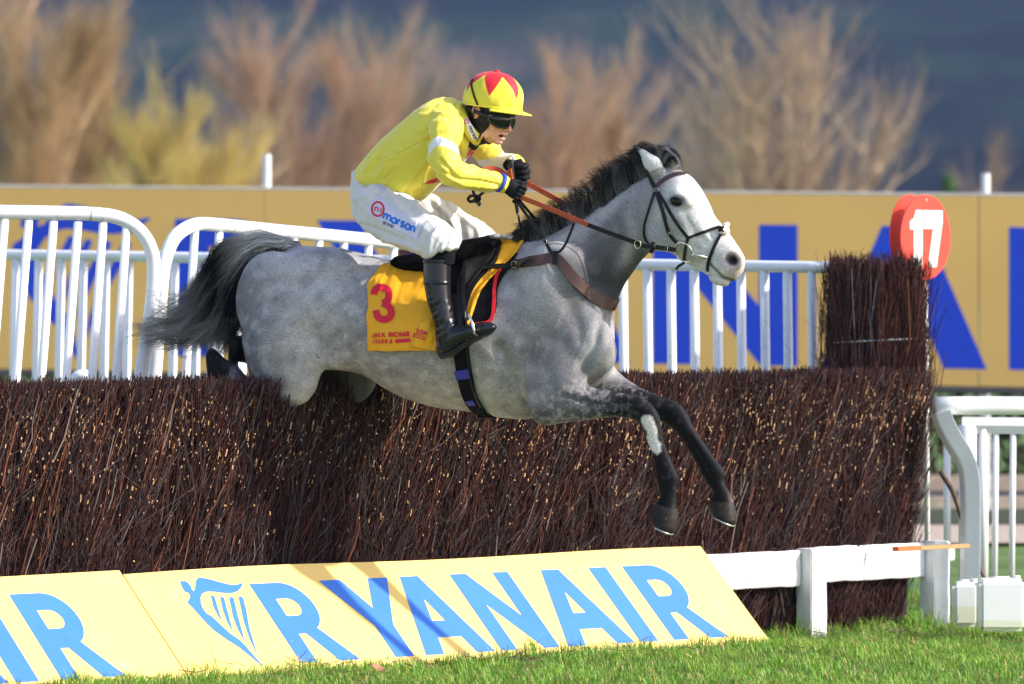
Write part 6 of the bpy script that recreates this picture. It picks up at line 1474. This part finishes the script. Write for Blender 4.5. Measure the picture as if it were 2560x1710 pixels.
# ================================================================ GRASS
def grass():
    g = np.random.default_rng(12)
    m, N, L, b = new_mat('grass_blade'); a = N.new('ShaderNodeAttribute'); a.attribute_name = 'Col'
    L.new(a.outputs['Color'], b.inputs['Base Color']); b.inputs['Roughness'].default_value = .5; b.inputs['Specular IOR Level'].default_value = .35
    tr = N.new('ShaderNodeBsdfTranslucent'); L.new(a.outputs['Color'], tr.inputs[0]); mx = N.new('ShaderNodeMixShader'); mx.inputs[0].default_value = .3
    L.new(b.outputs[0], mx.inputs[1]); L.new(tr.outputs[0], mx.inputs[2]); L.new(mx.outputs[0], N['Material Output'].inputs[0])
    n = 430000
    x = g.uniform(-3.2, 5.6, n); y = g.uniform(-2.0, 5.6, n)
    rel = np.stack([x - QF.x, y - QF.y], -1); s = rel @ np.array(UF[:2]); nn = rel @ np.array(NF[:2])
    d = y - CAM.y; px = CX + x / d * FPX; py = HY + CAM.z / d * FPX
    keep = (px > -350) & (px < 3050) & (py < 1760) & ~((s < s_b + .02) & (nn < n_b - .02)) & ~((s < .5) & (nn < -.25) & (nn > -1.1))
    den = np.array([noise.noise(Vector((u * 2.6, v * 2.6, 2))) for u, v in zip(x, y)]); keep &= g.random(n) < .62 + .5 * den
    x, y, den, s, nn = x[keep], y[keep], den[keep], s[keep], nn[keep]; n = len(x)
    tuft = np.array([noise.noise(Vector((u * 7., v * 7., 9))) for u, v in zip(x, y)])
    h = (.026 + .044 * np.clip(tuft + .25, 0, 1) + .018 * np.clip(den, 0, 1)) * g.uniform(.55, 1.35, n)
    edge = np.exp(-((nn - n_b) / .10) ** 2) * (s < s_b + .2) + np.exp(-((nn - .0) / .16) ** 2) * (s > s_b); h *= 1 + .75 * edge * np.clip(tuft + .5, 0, 1)
    z0 = np.array([-.012 + .022 * noise.noise(Vector((u * .9, v * .9, 3))) + .01 * noise.noise(Vector((u * 3, v * 3, 1))) + dip(u, v) for u, v in zip(x, y)]) - .004
    a_ = g.uniform(0, 2 * math.pi, n); ln = g.uniform(.15, .9, n) * h; w_ = g.uniform(.0013, .0028, n)
    o = np.stack([x, y, z0], -1); dv = np.stack([np.cos(a_), np.sin(a_), np.zeros(n)], -1); sd = np.stack([-np.sin(a_ + g.normal(0, .8, n)), np.cos(a_), np.zeros(n)], -1)
    up = np.array([0, 0, 1.])
    p1 = o + up * (h * .55)[:, None] + dv * (ln * .28)[:, None]; p2 = o + up * (h * (1 - .3 * ln / h))[:, None] + dv * ln[:, None]
    V = np.stack([o - sd * w_[:, None], o + sd * w_[:, None], p1 - sd * (w_ * .8)[:, None], p1 + sd * (w_ * .8)[:, None], p2], 1).reshape(-1, 3)
    b0 = np.arange(n)[:, None] * 5; F = np.concatenate([b0 + np.array([[0, 1, 3]]), b0 + np.array([[0, 3, 2]]), b0 + np.array([[2, 3, 4]])], 0)
    c = np.where((g.random(n) < .10)[:, None], np.array([[.42, .36, .15]]), np.array([[.15, .32, .036]])) * g.uniform(.6, 1.45, (n, 1)) * (1 + .4 * den + .35 * tuft)[:, None]
    c[:, 0] *= g.uniform(.8, 1.5, n)
    tag(mesh('grass', V, F, m, None, False, np.repeat(np.clip(c, 0, 1), 5, 0)), 'short green grass blades in front of the fence', 'grass', kind='stuff')
grass()

def fallen_leaf():
    c = on_ground(946, 1699); c.z = .05; mb = MB(); rows = []
    for i in range(9):
        t = i / 8; wv = .022 * math.sin(math.pi * (.08 + .9 * t)) ** .8
        rows.append([c + Vector((-.035 + .07 * t, .01 * math.sin(t * 3), .012 * math.cos(t * 4))) + Vector((.3, .8, .35)).normalized() * (wv * k) + UP * (.006 * abs(k)) for k in (-1, -.5, 0, .5, 1)])
    mb.loft(rows, cap=False, closed=False); o = mb.build('fallen_leaf', mat('dry_leaf', (.30, .15, .08), .8, .3, 60), smooth=True); sm = o.modifiers.new('t', 'SOLIDIFY'); sm.thickness = .001
    tag(o, 'small dry brown leaf lying in the grass below the yellow board', 'leaf')
fallen_leaf()

def litter():
    g = np.random.default_rng(77); n = 110
    s = g.uniform(-5, .8, n); nn = n_b + .05 + np.abs(g.normal(0, .5, n)); o = np.array(QF)[None] + np.array(UF)[None] * s[:, None] + np.array(NF)[None] * nn[:, None]; o[:, 2] = g.uniform(.012, .05, n)
    a = g.uniform(0, 6.283, n); dv = np.stack([np.cos(a), np.sin(a), g.normal(.1, .2, n)], -1); P, Rd = twigs(g, o, dv, g.uniform(.04, .16, n), g.uniform(.0012, .0026, n), .08); V, F = rings_many(P, Rd, 3)
    tag(mesh('twig_litter', V, F, M_TWIG, None, True, per_vertex(np.array([[.20, .13, .09]]) * g.uniform(.5, 1.5, (n, 1)), 3, 3)), 'broken birch twigs scattered on the grass', 'twigs', kind='stuff')
litter()
